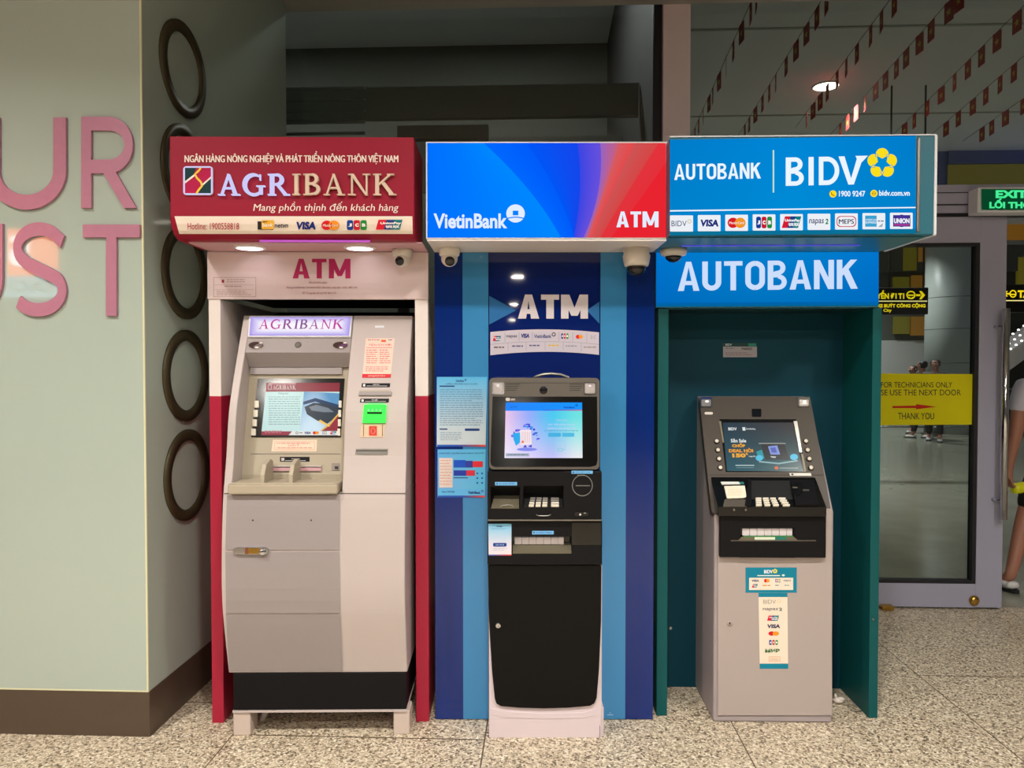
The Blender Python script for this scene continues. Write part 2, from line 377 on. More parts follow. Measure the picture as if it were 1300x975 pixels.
def floor_mat():
    m = bpy.data.materials.new('speckled_granite_tile'); m.use_nodes = True; nt = m.node_tree; b = nt.nodes['Principled BSDF']; N = nt.nodes.new; Lk = nt.links.new
    tc = N('ShaderNodeTexCoord'); sp = N('ShaderNodeSeparateXYZ'); Lk(tc.outputs['Object'], sp.inputs[0])
    def math_(op, a, b_=None):
        n = N('ShaderNodeMath'); n.operation = op; n.inputs[2].default_value = .1
        for i, x in enumerate((a, b_)):
            if x is None: continue
            if isinstance(x, (int, float)): n.inputs[i].default_value = x
            else: Lk(x, n.inputs[i])
        return n.outputs[0]
    def vor(scale):
        v = N('ShaderNodeTexVoronoi'); v.inputs['Scale'].default_value = scale; Lk(tc.outputs['Object'], v.inputs['Vector'])
        s = N('ShaderNodeSeparateColor'); Lk(v.outputs['Color'], s.inputs[0]); return s.outputs[0]
    cr = N('ShaderNodeValToRGB'); cr.color_ramp.interpolation = 'CONSTANT'
    pal = [(0, (112, 100, 84)), (.10, (150, 138, 118)), (.26, (184, 171, 150)), (.50, (204, 191, 168)), (.72, (220, 208, 186)), (.88, (232, 224, 206)), (.965, (92, 82, 70))]
    e = cr.color_ramp.elements; e[0].position = 0; e[0].color = (*L(*pal[0][1]), 1); e[1].position = pal[1][0]; e[1].color = (*L(*pal[1][1]), 1)
    for p, c in pal[2:]: x = e.new(p); x.color = (*L(*c), 1)
    Lk(vor(132), cr.inputs[0])
    cr2 = N('ShaderNodeValToRGB'); cr2.color_ramp.elements[0].color = (.72, .70, .68, 1); cr2.color_ramp.elements[1].color = (1.12, 1.12, 1.1, 1); Lk(vor(260), cr2.inputs[0])
    mu = N('ShaderNodeMix'); mu.data_type = 'RGBA'; mu.blend_type = 'MULTIPLY'; mu.inputs['Factor'].default_value = 1; Lk(cr.outputs[0], mu.inputs['A']); Lk(cr2.outputs[0], mu.inputs['B'])
    # joints: columns 0.998 m wide, rows 1.35 m long, each column shifted
    xs = math_('DIVIDE', math_('ADD', sp.outputs[0], .228), .998); k = math_('FLOOR', xs)
    fx = math_('ABSOLUTE', math_('SUBTRACT', math_('FRACT', math_('ADD', xs, .5)), .5))
    off = math_('ADD', math_('MULTIPLY', math_('ADD', k, 1.0), .23), math_('ADD', math_('MULTIPLY', math_('COMPARE', k, 1.0), .594), math_('ADD', math_('MULTIPLY', math_('COMPARE', k, -2.0), .5), math_('MULTIPLY', math_('COMPARE', k, 0.0), .374))))
    ys = math_('DIVIDE', math_('SUBTRACT', sp.outputs[1], math_('ADD', 2.846, off)), 1.35)
    fy = math_('ABSOLUTE', math_('SUBTRACT', math_('FRACT', math_('ADD', ys, .5)), .5))
    near = math_('LESS_THAN', math_('MINIMUM', fx, fy), .0026)
    mj = N('ShaderNodeMix'); mj.data_type = 'RGBA'; mj.inputs['B'].default_value = (*L(84, 70, 52), 1); Lk(near, mj.inputs['Factor']); Lk(mu.outputs['Result'], mj.inputs['A'])
    Lk(mj.outputs['Result'], b.inputs['Base Color']); b.inputs['Roughness'].default_value = .42; b.inputs['Specular IOR Level'].default_value = .4
    return m
M = dict(
 floor=floor_mat(),
 floor2=mat('polished_concourse_floor', (140, 141, 126), .18, noise=.25, scale=3),
 ceil=mat('grey_ceiling', (170, 168, 160), .8), ceil2=mat('concourse_ceiling', (226, 226, 230), .9, noise=.05, scale=1.5),
 pglass=mat('back_painted_green_glass', (172, 186, 176), .04, spec=.5, noise=.02, scale=1.2), pedge=mat('pale_glass_edge', (214, 214, 178), .3),
 base=mat('brown_metal_skirting', (92, 78, 66), .35, .35, noise=.08, scale=12), bronze=mat('dark_bronze_ring', (74, 66, 44), .5, .4),
 pink=mat('brushed_pink_metal', (184, 130, 154), .35, .3, noise=.08, scale=30),
 darkglass=glass('dark_tinted_glass', (.80, .83, .80)), clear=glass('clear_door_glass', (.86, .9, .88)),
 alu=mat('lilac_grey_aluminium', (166, 166, 188), .45, .1), alud=mat('dark_gasket', (22, 22, 30), .6), mull=mat('pinkish_grey_mullion', (232, 218, 222), .5),
 chrome=mat('chrome', (205, 205, 210), .12, 1), steel=mat('brushed_steel', (160, 158, 152), .3, .9), brass=mat('brass', (190, 150, 70), .25, .9),
 black=mat('black_void', (10, 10, 12), .7), dark=mat('dark_interior', (84, 86, 78), .8), darkp=mat('black_plastic', (17, 17, 20), .45, spec=.18), darkq=mat('satin_black_door', (9, 9, 10), .4, spec=.18),
 red=mat('red_painted_metal', (146, 6, 42), .45, spec=.25), redl=mat('red_frame_paint', (166, 18, 54), .4), pinkw=mat('pale_pink_panel', (218, 200, 200), .3, coat=.2),
 sof=mat('pinkish_soffit', (196, 150, 158), .5), cream=mat('cream_strip', (236, 222, 208), .4),
 beige=mat('beige_machine_paint', (188, 177, 174), .45, noise=.015, scale=5), beige2=mat('olive_beige_plastic', (172, 162, 142), .5), greyp=mat('warm_grey_panel', (150, 142, 142), .42, noise=.015, scale=4),
 greyd=mat('mid_grey_plastic', (140, 132, 124), .5), plinth=mat('black_plinth', (13, 12, 16), .5, spec=.2), foot=mat('painted_foot', (198, 182, 172), .55),  # greyd is a plain mid grey plastic
 navy=mat('navy_board', (10, 40, 114), .06), sky=mat('light_blue_board', (58, 132, 186), .07), navy2=mat('deep_navy_board', (8, 30, 98), .03),
 white=mat('white_plastic', (226, 218, 214), .35), lilacw=mat('white_machine_base', (212, 198, 204), .4), frost=mat('sign_edge_white', (220, 224, 230), .4),
 head=mat('warm_dark_grey_plastic', (84, 78, 70), .42), olive=mat('olive_metal_flap', (112, 106, 88), .4, .3), bezel=mat('glossy_black_bezel', (16, 16, 16), .12),
 lens=mat('lamp_lens', (170, 164, 160), .12, .6, emis=(255, 235, 225), es=.06, bump=.6, noise=.35, scale=160), key=mat('ivory_key', (222, 216, 200), .4), keym=mat('metal_key', (190, 184, 176), .3, .5),
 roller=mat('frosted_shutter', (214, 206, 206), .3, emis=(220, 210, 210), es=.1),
 teal=mat('teal_painted_metal', (8, 80, 82), .45, spec=.25), tealb=mat('teal_back_panel', (4, 60, 76), .55, spec=.2), tealf=mat('blue_teal_box', (32, 104, 124), .4), tealin=mat('dark_teal_side', (6, 46, 48), .35),
 silver=mat('silver_grey_paint', (176, 164, 160), .42, .1), silverd=mat('shaded_silver_paint', (160, 150, 152), .45), fascia=mat('brown_grey_fascia', (66, 58, 50), .45, spec=.35),  # silverd is the silver paint darkened for shade on the cabinet sides
 lampw=mat('lamp_disc', (255, 255, 255), .5, emis=(255, 246, 232), es=14), lampv=mat('soffit_lamp', (255, 255, 255), .5, emis=(255, 240, 250), es=5),
 paper=mat('cream_paper', (236, 226, 206), .6), tissue=mat('crumpled_tissue', (214, 204, 194), .8), camw=mat('camera_white', (212, 206, 196), .35), camd=mat('camera_smoked_dome', (20, 20, 24), .08),
 green=mat('card_reader_glow', (20, 200, 50), .4, emis=(20, 255, 60), es=.75), purple=mat('led_strip', (150, 60, 160), .4, emis=(190, 70, 205), es=.4),
 wallg=mat('grey_column_tile', (176, 182, 176), .4), tileline=mat('tile_joint', (84, 86, 84), .6), bluew=mat('blue_lit_wall', (70, 96, 150), .6), wallw=mat('white_back_wall', (200, 198, 194), .6),  # bluew has the blue light on the wall put into its colour
 yel=mat('yellow_pane', (110, 104, 40), .5, emis=(110, 100, 20), es=.3), oran=mat('orange_pane', (130, 90, 30), .5, emis=(140, 96, 26), es=.35), flag=mat('red_flag_cloth', (178, 44, 44), .7), star=mat('yellow_star', (236, 190, 60), .6), cord=mat('dark_cord', (50, 44, 44), .8),
 skin=mat('skin', (176, 122, 100), .5), hair=mat('dark_hair', (22, 18, 18), .5), shirt=mat('white_shirt', (214, 212, 226), .7), shorts=mat('black_shorts', (18, 18, 20), .7), shoe=mat('white_shoe', (228, 226, 224), .5), sole=mat('black_sole_stripe', (26, 26, 28), .6),
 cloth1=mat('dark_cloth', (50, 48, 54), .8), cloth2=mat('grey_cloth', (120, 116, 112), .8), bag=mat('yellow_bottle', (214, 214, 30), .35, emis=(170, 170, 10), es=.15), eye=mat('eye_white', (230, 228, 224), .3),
)

# ------------------------------------------------------------------ the setting
b = MB(); b.add([(-9,-32,0),(12,-32,0),(12,4.57,0),(-9,4.57,0)], [(0,1,2,3)], M['floor']); struct('floor', b)
b = MB(); b.add([(-9,4.57,-.004),(26,4.57,-.004),(26,40,-.004),(-9,40,-.004)], [(0,1,2,3)], M['floor2']); struct('floor_concourse', b)
b = MB(); box(b, -9, 12, -32, 4.5, CEIL, CEIL+.1, M['ceil']); struct('ceiling', b)
b = MB(); box(b, -9, 26, 4.75, 40, 5.0, 5.1, M['ceil2'])
for y in (7.9, 10.6, 13.6, 17): box(b, 1.3, 24, y, y+.03, 4.985, 5.0, M['wallg'])
struct('ceiling_concourse', b)

# left: glass-clad pier with a brown skirting
PX = W.u(188.5, 900, 2.81); PB = 4.42
zb = W.z(100, 877, 2.81)
b = MB(); box(b, -6, PX, 2.81, PB, zb, CEIL-.002, M['pglass'])
e = .006; box(b, PX-e, PX+.001, 2.809, 2.809+e, zb, CEIL-.002, M['pedge']); box(b, -6, PX, 2.8092, 2.812, zb, zb+.006, M['pedge'])
struct('wall_left', b)
b = MB(); box(b, -6, PX+.003, 2.812, PB, 0, zb, M['base']); struct('baseboard_left', b)
LET = vpad(W, 2.797)
for ch, x0, y0, x1, y1, lab in (('U', -17, 149, 83.5, 266, 'pink metal wall letter U cut by the left edge beside the letter R'),
        ('R', 103, 148, 173, 264, 'pink metal wall letter R at the right end of the upper row'),
        ('U', -77, 284, 3, 402, 'pink metal wall letter barely in frame, left of the letter S'),
        ('S', 13, 283, 86, 401, 'pink metal wall letter S in the lower row'),
        ('T', 105, 285, 177, 401, 'pink metal wall letter T at the right end of the lower row')):
    b = MB()
    for i, pl in enumerate(sans_glyph(ch)): put(b, LET, [(a, 1-c) for a, c in pl], [tuple(range(len(pl)))], x0, y0, x1, y1, None, .0004*i, M['pink'], thick=.0125)
    single('wall_letter', b, W, W.at((x0+x1)/2, y1, 2.797), lab, 'wall letter', None)
for i, (py, lab) in enumerate(((84, 'topmost bronze ring on the green pier side, fully above the red sign'), (214, 'bronze ring on the green pier side, half hidden by the red sign'),
        (345, 'bronze ring on the green pier side just below the red sign'), (477, 'second lowest bronze ring on the green pier side'), (606, 'lowest bronze ring on the green pier side'))):
    z = CAMH+(467-py)/939*3.13
    b = MB(); R0, R1, t = .197, .151, .012
    lathe(b, [(R0, 0), (R0, t), (R1, t), (R1, 0)], (PX+.001, 3.135, z), (1, 0, 0), M['bronze'], 56, cap=False)
    single('wall_ring', b, W, (PX, 3.135, z), lab, 'wall ring', 'bronze rings up the pier side')

# glazed screen behind the machines
YG = 4.56
um0, um1 = W.u(840, 80, YG), W.u(874, 80, YG); zt = W.z(1220, 237, YG)
b = MB(); box(b, um0, um1, YG-.06, YG+.1, 0, CEIL+1.4, M['mull']); box(b, um0-.05, um0-.002, YG-.02, YG+.06, 0, CEIL+1.4, M['alud']); struct('trim_1', b)
b = MB(); box(b, PX-.4, um0-.05, YG, YG+.012, 0, CEIL+1.4, M['darkglass']); struct('window_1', b)
b = MB(); box(b, um1, 9, YG, YG+.012, zt+.002, CEIL+1.4, M['darkglass']); struct('window_2', b)
zd1 = W.z(1220, 275, YG)
b = MB(); 
zA, zB, zC, zD = W.z(1220, 258, YG), W.z(1220, 261, YG), W.z(1220, 271.5, YG), W.z(1220, 275, YG)
box(b, um1, 9, YG-.05, YG+.06, zB, zt, M['alu']); box(b, um1, 9, YG-.03, YG+.06, zC, zB, M['alu']); box(b, um1, 9, YG-.02, YG+.05, zD, zC, M['alud'])
box(b, um1, 9, YG-.052, YG, W.z(1220, 246.5, YG), W.z(1220, 247.5, YG), M['alud']); box(b, um1, 9, YG-.045, YG, zB-.004, zB+.01, M['alud']); struct('trim_2', b)
# dark room behind the left glazing
b = MB(); box(b, -9, um0, 8.2, 8.3, 0, 5, M['dark']); struct('wall_back', b)
b = MB(); box(b, um0-.02, um0+.1, 4.75, 20, 0, 5, M['black']); struct('wall_inner', b)
b = MB(); box(b, -5, um0-.03, 5.4, 5.46, 3.27, 3.5, M['dark']); box(b, -5, um0-.03, 6.6, 6.65, 3.02, 3.5, M['dark'])
for i in range(9): box(b, -1.95, -1.2, 4.95, 4.97, 2.72+i*.075, 2.735+i*.075, M['dark'])
struct('trim_3', b)  # beams and slats added in place of the ceiling mirrored in the glass
b = MB(); x0, x1 = W.u(505, 160, 4.9), W.u(620, 160, 4.9); zt2 = W.z(560, 160, 4.9)
for a in ((x0, x1, zt2-.09, zt2), (x0, x0+.07, 1.2, zt2-.09), (x1-.07, x1, 1.2, zt2-.09)): box(b, a[0], a[1], 4.88, 4.94, a[2], a[3], M['alud'])
struct('trim_4', b)

# door
DP = vpad(W, YG-.03)
ux = lambda px, py=500: W.u(px, py, YG-.03)
zz = lambda py, px=1200: W.z(px, py, YG-.03)
d = thing('door_1', W, (ux(1180), YG, 0), None, None); d['kind'] = 'structure'
xl, xi, xr, xll = ux(1064), ux(1241), ux(1274.5), ux(1030)
z0, z1, z2, z3 = .012, zz(740.5), zz(308.5), zz(276)
b = MB(); box(b, xi, xr, YG-.04, YG+.02, z0, z3, M['alu'], .004); box(b, xll, xl, YG-.04, YG+.02, z0, z3, M['alu'], .004)
box(b, xl, xi, YG-.039, YG+.019, z0, z1, M['alu']); box(b, xl, xi, YG-.039, YG+.019, z2, z3, M['alu'])
for a in ((xl, xl+.02, z1, z2), (xi-.022, xi, z1, z2), (xl+.02, xi-.022, z1, z1+.018), (xl+.02, xi-.022, z2-.018, z2)): box(b, a[0], a[1], YG-.036, YG+.016, a[2], a[3], M['alud'])
b.build('door_frame', d)
b = MB(); box(b, xl+.02, xi-.022, YG-.01, YG, z1+.018, z2-.018, M['clear']); b.build('glass_pane', d)
b = MB(); hx = (ux(1262.5)+ux(1271))/2
tube(b, [(hx, YG-.10, zz(656)), (hx, YG-.10, zz(393))], .02, M['chrome'], 16)
for py in (415, 633): tube(b, [(hx-.03, YG-.04, zz(py)), (hx, YG-.10, zz(py))], .009, M['chrome'])
b.build('pull_handle', d)
b = MB(); lathe(b, [(.03,0),(.03,.008),(.022,.02),(.006,.024),(0,.024)], (ux(1235, 761), YG-.04, zz(761)), (0,-1,0), M['brass']); b.build('lock', d)
b = MB(); box(b, ux(1118), ux(1133), YG-.09, YG-.04, .001, .03, M['brass'], .008); b.build('floor_bolt', d)

# exit sign
d = thing('exit_sign', W, (ux(1290), YG-.12, zz(271)), 'green lit exit sign in a white frame at the upper right', 'exit sign')
EP = vpad(W, YG-.16)
ex0, ex1, ez0, ez1 = W.u(1242, 255, YG-.16), W.u(1372, 255, YG-.16), W.z(1270, 269.5, YG-.16), W.z(1270, 237, YG-.16)
b = MB(); box(b, ex0, ex1, YG-.155, YG-.055, ez0, ez1, M['frost'], .006); b.build('housing', d)
b = MB(); rect(b, EP, 1246, 240, 1368, 266.5, L(8, 66, 38), .001, GLOW)
text(b, EP, 'EXIT', 1264, 241.5, 1304, 251.5, L(70, 238, 150), .002, .05, GLOW); text(b, EP, 'LỐI THOÁT', 1256, 252, 1328, 264.5, L(70, 238, 150), .002, .05, GLOW)
b.build('face', d)

# yellow notice on the door glass
NP = vpad(W, YG-.0125)
d = MB(); slab(d, NP, [(1088,474),(1238.5,475),(1238.5,539),(1088,540)], 0, .0008, PRINT, L(214, 206, 10))
k = .0018; c = L(70, 66, 40)
text(d, NP, 'FOR TECHNICIANS ONLY', 1118.5, 485, 1209, 492, c, k, .005); text(d, NP, 'PLEASE USE THE NEXT DOOR', 1099, 494.5, 1220, 502, c, k, .005)
poly(d, NP, [(1133,515.5),(1163,515),(1163,513),(1189,516.5),(1163,519.5),(1163,518),(1133,518)], L(190, 40, 20), k)
text(d, NP, 'THANK YOU', 1140, 524, 1186, 532.5, c, k, .005)
single('door_notice', d, W, NP.P(1163, 540), 'yellow paper notice with a red arrow on the door glass', 'notice')

# ------------------------------------------------------------------ beyond the door
b = MB(); box(b, -2, 26, 24, 24.2, 0, 5.0, M['dark']); struct('wall_far', b)
cw = W.u(1209, 480, 17)
b = MB(); lathe(b, [(.56, 0), (.56, 5.0)], (cw, 17, 0), (0, 0, 1), M['wallg'], 40)
for z in (1.55, 2.3, 3.0): lathe(b, [(.562, z), (.562, z+.012)], (cw, 17, 0), (0, 0, 1), M['tileline'], 40)
struct('column', b)
b = MB(); YB = 12.5
xa, xb = W.u(1178, 200, YB), W.u(1420, 200, YB)
box(b, xa-.3, xb, YB, YB+.4, W.z(1200, 238, YB)-.2, W.z(1250, 148, YB), M['bluew'])
box(b, W.u(1203, 200, YB), xb, YB-.03, YB, W.z(1250, 208, YB), W.z(1250, 176, YB), M['bluew']); box(b, W.u(1203, 200, YB), xb, YB-.04, YB, W.z(1250, 176, YB), W.z(1250, 159, YB), M['wallg']); box(b, W.u(1203, 200, YB), xb, YB-.02, YB, W.z(1250, 238, YB), W.z(1250, 209, YB), M['yel'])
struct('beam', b)
b = MB(); YK = 19.0       # shop front behind the concourse
kx = lambda px: W.u(px, 400, YK); kz = lambda py: W.z(1200, py, YK)
box(b, kx(1090), kx(1178), YK, YK+.1, kz(575), kz(432), M['wallw']); box(b, kx(1090), kx(1320), YK-.1, YK+.1, kz(345), kz(312), M['dark'])
box(b, kx(1090), kx(1180), YK, YK+.1, kz(432), kz(345), M['dark'])
for x0, y0, x1, y1, m in ((1143,309,1160,344,'yel'),(1162,309,1182,333,'oran'),(1132,352,1151,368,'yel'),(1155,350,1174,368,'oran'),(1133,402,1152,424,'yel'),(1155,402,1174,426,'oran'),(1274,276,1298,306,'oran'),(1288,328,1330,362,'yel'),(1298,276,1330,300,'yel')):
    box(b, kx(x0), kx(x1), YK-.12, YK-.02, kz(y1), kz(y0), M[m])
struct('wall_shop_front', b)
b = MB(); YC = 11.0       # sloping canopy with lamp dots, right of the door leaf
for (xa_, ya_, xb_, yb_) in ((1273,452,1420,345),):
    p0, p1 = W.at(xa_, ya_, YC), W.at(xb_, yb_, YC)
    b.add([p0, p1, p1+Vector((0,.5,0)), p0+Vector((0,.5,0)), p0-Vector((0,0,.28)), p1-Vector((0,0,.28)), p1+Vector((0,.5,-.28)), p0+Vector((0,.5,-.28))], [(0,1,2,3),(4,7,6,5),(0,4,5,1),(1,5,6,2),(2,6,7,3),(3,7,4,0)], M['wallw'])
    CP = vpad(W, YC)
    for r_ in range(3):
        for i in range(9):
            poly(b, CP, epts(1276+i*7-r_*2, 436-i*5.1-r_*7+12, 1.9, 1.1, 8), (3, 3, 3), .02, GLOW)
struct('canopy', b)

def hanging_sign(x0, y0, x1, y1, Y, lab):
    d = thing('wayfinding_sign', W, W.at((x0+x1)/2, y1, Y), lab, 'wayfinding sign', None)
    p0, p1 = W.at(x0, y0, Y), W.at(x1, y1, Y); b = MB(); box(b, p0.x, p1.x, Y, Y+.12, p1.z, p0.z, M['black'], .008); b.build('sign_box', d)
    b = MB()
    for x in (p0.x+.6*(p1.x-p0.x), p0.x+.97*(p1.x-p0.x)): tube(b, [(x, Y+.06, p0.z), (x, Y+.06, 4.99)], .012, M['cord'], 8)
    b.build('hanger', d); return d, vpad(W, Y-.001)
YL = L(244, 214, 20)
d, p = hanging_sign(1062, 365.5, 1178.5, 399, 9.5, 'black hanging wayfinding sign behind the door glass, arrow pointing right')
b = MB(); text(b, p, 'CHUYỂN ĐI T1', 1097, 368.5, 1148, 379.5, YL, .001, .05, GLOW); ring(b, p, 1156.5, 374.5, 6, 5.4, 1.6, YL, .001, GLOW, 12); rect(b, p, 1152.5, 374, 1160.5, 375.5, YL, .001, GLOW); rect(b, p, 1153.5, 377, 1155.5, 379.5, YL, .001, GLOW); rect(b, p, 1157.5, 377, 1159.5, 379.5, YL, .001, GLOW)
rect(b, p, 1163, 373.5, 1168.5, 376, YL, .001, GLOW); poly(b, p, [(1167,369.5),(1170,369.5),(1174.5,374.7),(1170,380),(1167,380),(1170,374.7)], YL, .001, GLOW)
rect(b, p, 1066, 381.7, 1177, 383, L(250, 235, 150), .001, GLOW); text(b, p, 'TAXI CÔNG, XE BUÝT CÔNG CỘNG', 1078, 384.5, 1175, 391.5, YL, .001, .05, GLOW); text(b, p, 'Taxi, Bus to City', 1090, 392, 1132, 397, YL, .001, .03, GLOW)
b.build('lettering', d)
d, p = hanging_sign(1273, 361, 1390, 396, 8.0, 'black hanging wayfinding sign right of the door leaf, arrow pointing left')
b = MB(); rect(b, p, 1276.5, 372, 1282, 374, YL, .001, GLOW); poly(b, p, [(1277.5,369.5),(1275,373),(1277.5,376.5),(1279.5,376.5),(1277,373),(1279.5,369.5)], YL, .001, GLOW); ring(b, p, 1286, 373, 4.6, 5, 1.5, YL, .001, GLOW, 12); rect(b, p, 1283, 373, 1289, 374.5, YL, .001, GLOW)
text(b, p, 'TAXI', 1292, 368.5, 1318, 378, YL, .001, .05, GLOW); rect(b, p, 1275, 381, 1386, 382.2, L(250, 235, 150), .001, GLOW)
b.build('lettering', d)

# the exchange counter's sign across the hall: it shows mirrored in the pier's glass
xg = thing('exchange_sign', W, (-6.6, -3.1, 2.3), 'orange and pale blue exchange sign mirrored faintly in the green glass pier', 'sign')
b = MB(); box(b, -8.2, -5.8, -3.2, -3.06, 2.28, 3.14, M['frost'], .01); b.build('housing', xg)
XO, XB = mat('orange_backlight', (220, 110, 70), .5, emis=(255, 110, 60), es=11), mat('pale_blue_backlight', (160, 200, 220), .5, emis=(170, 215, 240), es=6)
b = MB(); box(b, -8.17, -5.83, -3.058, -3.05, 2.56, 3.12, XO); b.build('orange_face', xg)
b = MB(); box(b, -8.17, -5.83, -3.058, -3.05, 2.30, 2.55, XB); b.build('blue_face', xg)
b = MB(); vs, fs = glyphs('59', .03, 4); b.add([(-6.15-s*.6, -3.045, 3.04-t*.38) for s, t in vs], fs, GLOW, (13, 13, 14)); vs, fs = glyphs('EXCHANGE', .02, 4); b.add([(-5.9-s*1.3, -3.045, 2.50-t*.14) for s, t in vs], fs, GLOW, L(70, 90, 110)); b.build('lettering', xg)

# barrier far behind
def barrier(x0, x1, Y, lab):
    d = thing('crowd_barrier', W, ((x0+x1)/2, Y, 0), lab, 'barrier', 'steel crowd barriers in the concourse')
    b = MB(); tube(b, [(x0, Y, .06), (x0, Y, 1.0), (x1, Y, 1.0), (x1, Y, .06)], .02, M['steel'], 8); tube(b, [(x0, Y, .18), (x1, Y, .18)], .014, M['steel'], 8); b.build('frame', d)
    b = MB(); n = int((x1-x0)/.13)
    for i in range(1, n): x = x0+(x1-x0)*i/n; tube(b, [(x, Y, .18), (x, Y, 1.0)], .007, M['steel'], 6)
    b.build('bars', d)
    for x in (x0, x1):
        b = MB(); box(b, x-.02, x+.02, Y-.25, Y+.25, 0, .05, M['steel'], .008); b.build('foot', d)
barrier(W.u(1096, 550, 16.2), W.u(1178, 550, 16.2), 16.2, 'steel crowd barrier far behind the left half of the door glass')
barrier(W.u(1184, 550, 16.2), W.u(1256, 550, 16.2), 16.2, 'steel crowd barrier far behind the right half of the door glass')
barrier(W.u(1262, 550, 16.2), W.u(1345, 550, 16.2), 16.2, 'steel crowd barrier right of the door leaf behind the walking person')

# ceiling lights
def downlight(x, y, z, r, lab, grp):
    d = thing('ceiling_light', W, (x, y, z), lab, 'ceiling light', grp)
    b = MB(); lathe(b, [(r*1.15, 0), (r*1.15, -.012), (r, -.016), (r, 0)], (x, y, z), (0, 0, 1), M['white'], 32, cap=False); b.build('trim_ring', d)
    b = MB(); lathe(b, [(r, -.006), (0, -.0061)], (x, y, z), (0, 0, 1), M['lampw'], 32); b.build('diffuser', d)
for x, y in HALL_SPOTS: downlight(x, y, CEIL, .12, 'round downlight in the hall ceiling on the viewer side of the machines', 'hall downlights')
for i, (x, y) in enumerate(BEYOND_SPOTS): downlight(x, y, 5.0, .15, 'round ceiling light in the concourse, seen above the blue sign' if i == 0 else 'added ceiling light out of view that brightens the space behind the glazing', None if i == 0 else 'added unseen lights')

# ------------------------------------------------------------------ card marks
def lg_visa(b, p, x0, y0, x1, y1, k=.002, m=None, c=None): text(b, p, 'VISA', x0, y0, x1, y1, c or L(26, 40, 120), k, .05, m, .12)
def lg_mc(b, p, x0, y0, x1, y1, k=.002, m=None):
    r = (y1-y0)/2; cy = (y0+y1)/2; rx = (x1-x0)*.3
    poly(b, p, epts(x0+rx, cy, rx, r, 20), L(214, 30, 40), k, m); poly(b, p, epts(x1-rx, cy, rx, r, 20), L(240, 150, 40), k+.0004, m)
    if x1-x0 > 18: text(b, p, 'MasterCard', x0+2, cy-1.6, x1-2, cy+1.6, L(250, 240, 235), k+.0008, .03, m, .1)
def lg_jcb(b, p, x0, y0, x1, y1, k=.002, m=None):
    w = (x1-x0)/3
    for i, (c, ch) in enumerate(((L(20, 60, 150), 'J'), (L(200, 25, 50), 'C'), (L(30, 140, 60), 'B'))):
        poly(b, p, rpts(x0+w*i+.4, y0, x0+w*(i+1)-.4, y1, min(2.2, w*.3), 3), c, k, m); cy = (y0+y1)/2
        text(b, p, ch, x0+w*i+w*.25, cy-(y1-y0)*.17, x0+w*(i+1)-w*.22, cy+(y1-y0)*.17, L(250, 250, 250), k+.0006, .06, m)
def lg_up(b, p, x0, y0, x1, y1, k=.002, m=None):
    s = (y1-y0)*.28; w = (x1-x0-s)/3
    for i, c in enumerate((L(214, 28, 50), L(24, 62, 130), L(10, 120, 130))):
        poly(b, p, [(x0+w*i+s, y0), (x0+w*(i+1)+s, y0), (x0+w*(i+1), y1), (x0+w*i, y1)], c, k, m)
    h = y1-y0; text(b, p, 'UnionPay', x0+w*.55, y0+h*.22, x1-1.5, y0+h*.52, L(250, 250, 250), k+.0006, .04, m, .1); text(b, p, '银联', x0+w*1.2, y0+h*.56, x1-w*.35, y0+h*.86, L(250, 250, 250), k+.0006, .02, m)
def lg_flower(b, p, cx, cy, r, k, m=None, inner=None):
    Y = L(250, 222, 30)
    for i in range(5):
        a = math.radians(-90+72*i); poly(b, p, epts(cx+r*.56*math.cos(a), cy+r*.56*math.sin(a), r*.44, r*.44, 20), Y, k+.0002*i, m)
    st = []
    for i in range(10):
        a = math.radians(-90+36*i); q = r*(.60 if i % 2 else .30)
        st.append((cx+q*math.cos(a), cy+q*math.sin(a)))
    poly(b, p, [(cx+(x-cx)*1.22, cy+(y-cy)*1.22) for x, y in st], Y, k+.0014, m); poly(b, p, st, inner or L(0, 140, 210), k+.002, m)
    for i in range(5):
        a = math.radians(-90+72*i); x, y = cx+r*.56*math.cos(a), cy+r*.56*math.sin(a)
        if r > 8: ring(b, p, x, y, r*.46, r*.46, .7, inner or L(0, 140, 210), k+.0010, m, 20)
def lg_viet(b, p, cx, cy, r, cw, cb, k, m=None):
    poly(b, p, epts(cx, cy, r, r*.98, 28), cw, k, m); poly(b, p, [(cx-r*.30, cy-r*.30), (cx+r*.30, cy-r*.30), (cx+r*.30, cy+r*.2), (cx-r*.30, cy+r*.2)], cb, k+.0006, m)
    q = [(cx+r*1.02*math.cos(math.radians(a)), cy+r*1.0*math.sin(math.radians(a))) for a in (28, 40)]
    st = [(cx+r*.98*t, cy+r*(.34+.16*t*t)) for t in [-1+i/6 for i in range(13)]]
    poly(b, p, st+[(x, y+r*.12) for x, y in st[::-1]], cb, k+.0008, m)

# ================================================================== left: red booth, sign, machine
dS = -.285
zS, zT = FA.z(400, 318, 0), FA.z(400, 174, dS)
u0, u1 = FA.u(215.5, 230, dS), FA.u(526, 230, dS)
sg = thing('bank_sign', FA, ((u0+u1)/2, -.14, zS), 'red box sign with white lettering over the left cash machine', 'sign')
rr = .075
prof = [(dS, zT), (dS, zS+rr)]+[(dS+rr-rr*math.cos(math.radians(a)), zS+rr-rr*math.sin(math.radians(a))) for a in (18, 36, 54, 72, 90)]+[(0, zS), (0, zT)]
b = MB(); prism(b, prof, u0, u1, M['red'], bev=.004); b.build('box', sg)
b = MB(); us0, us1 = FA.u(264, 310, -.1), FA.u(534, 310, -.1); box(b, FA.u(266.5, 318, -.002), FA.u(543, 318, -.002), dS+rr+.005, 0, zS-.005, zS-.0005, M['sof']); b.build('soffit', sg)
SP = Pad(FA, prof[:7])
b = MB(); N = 8
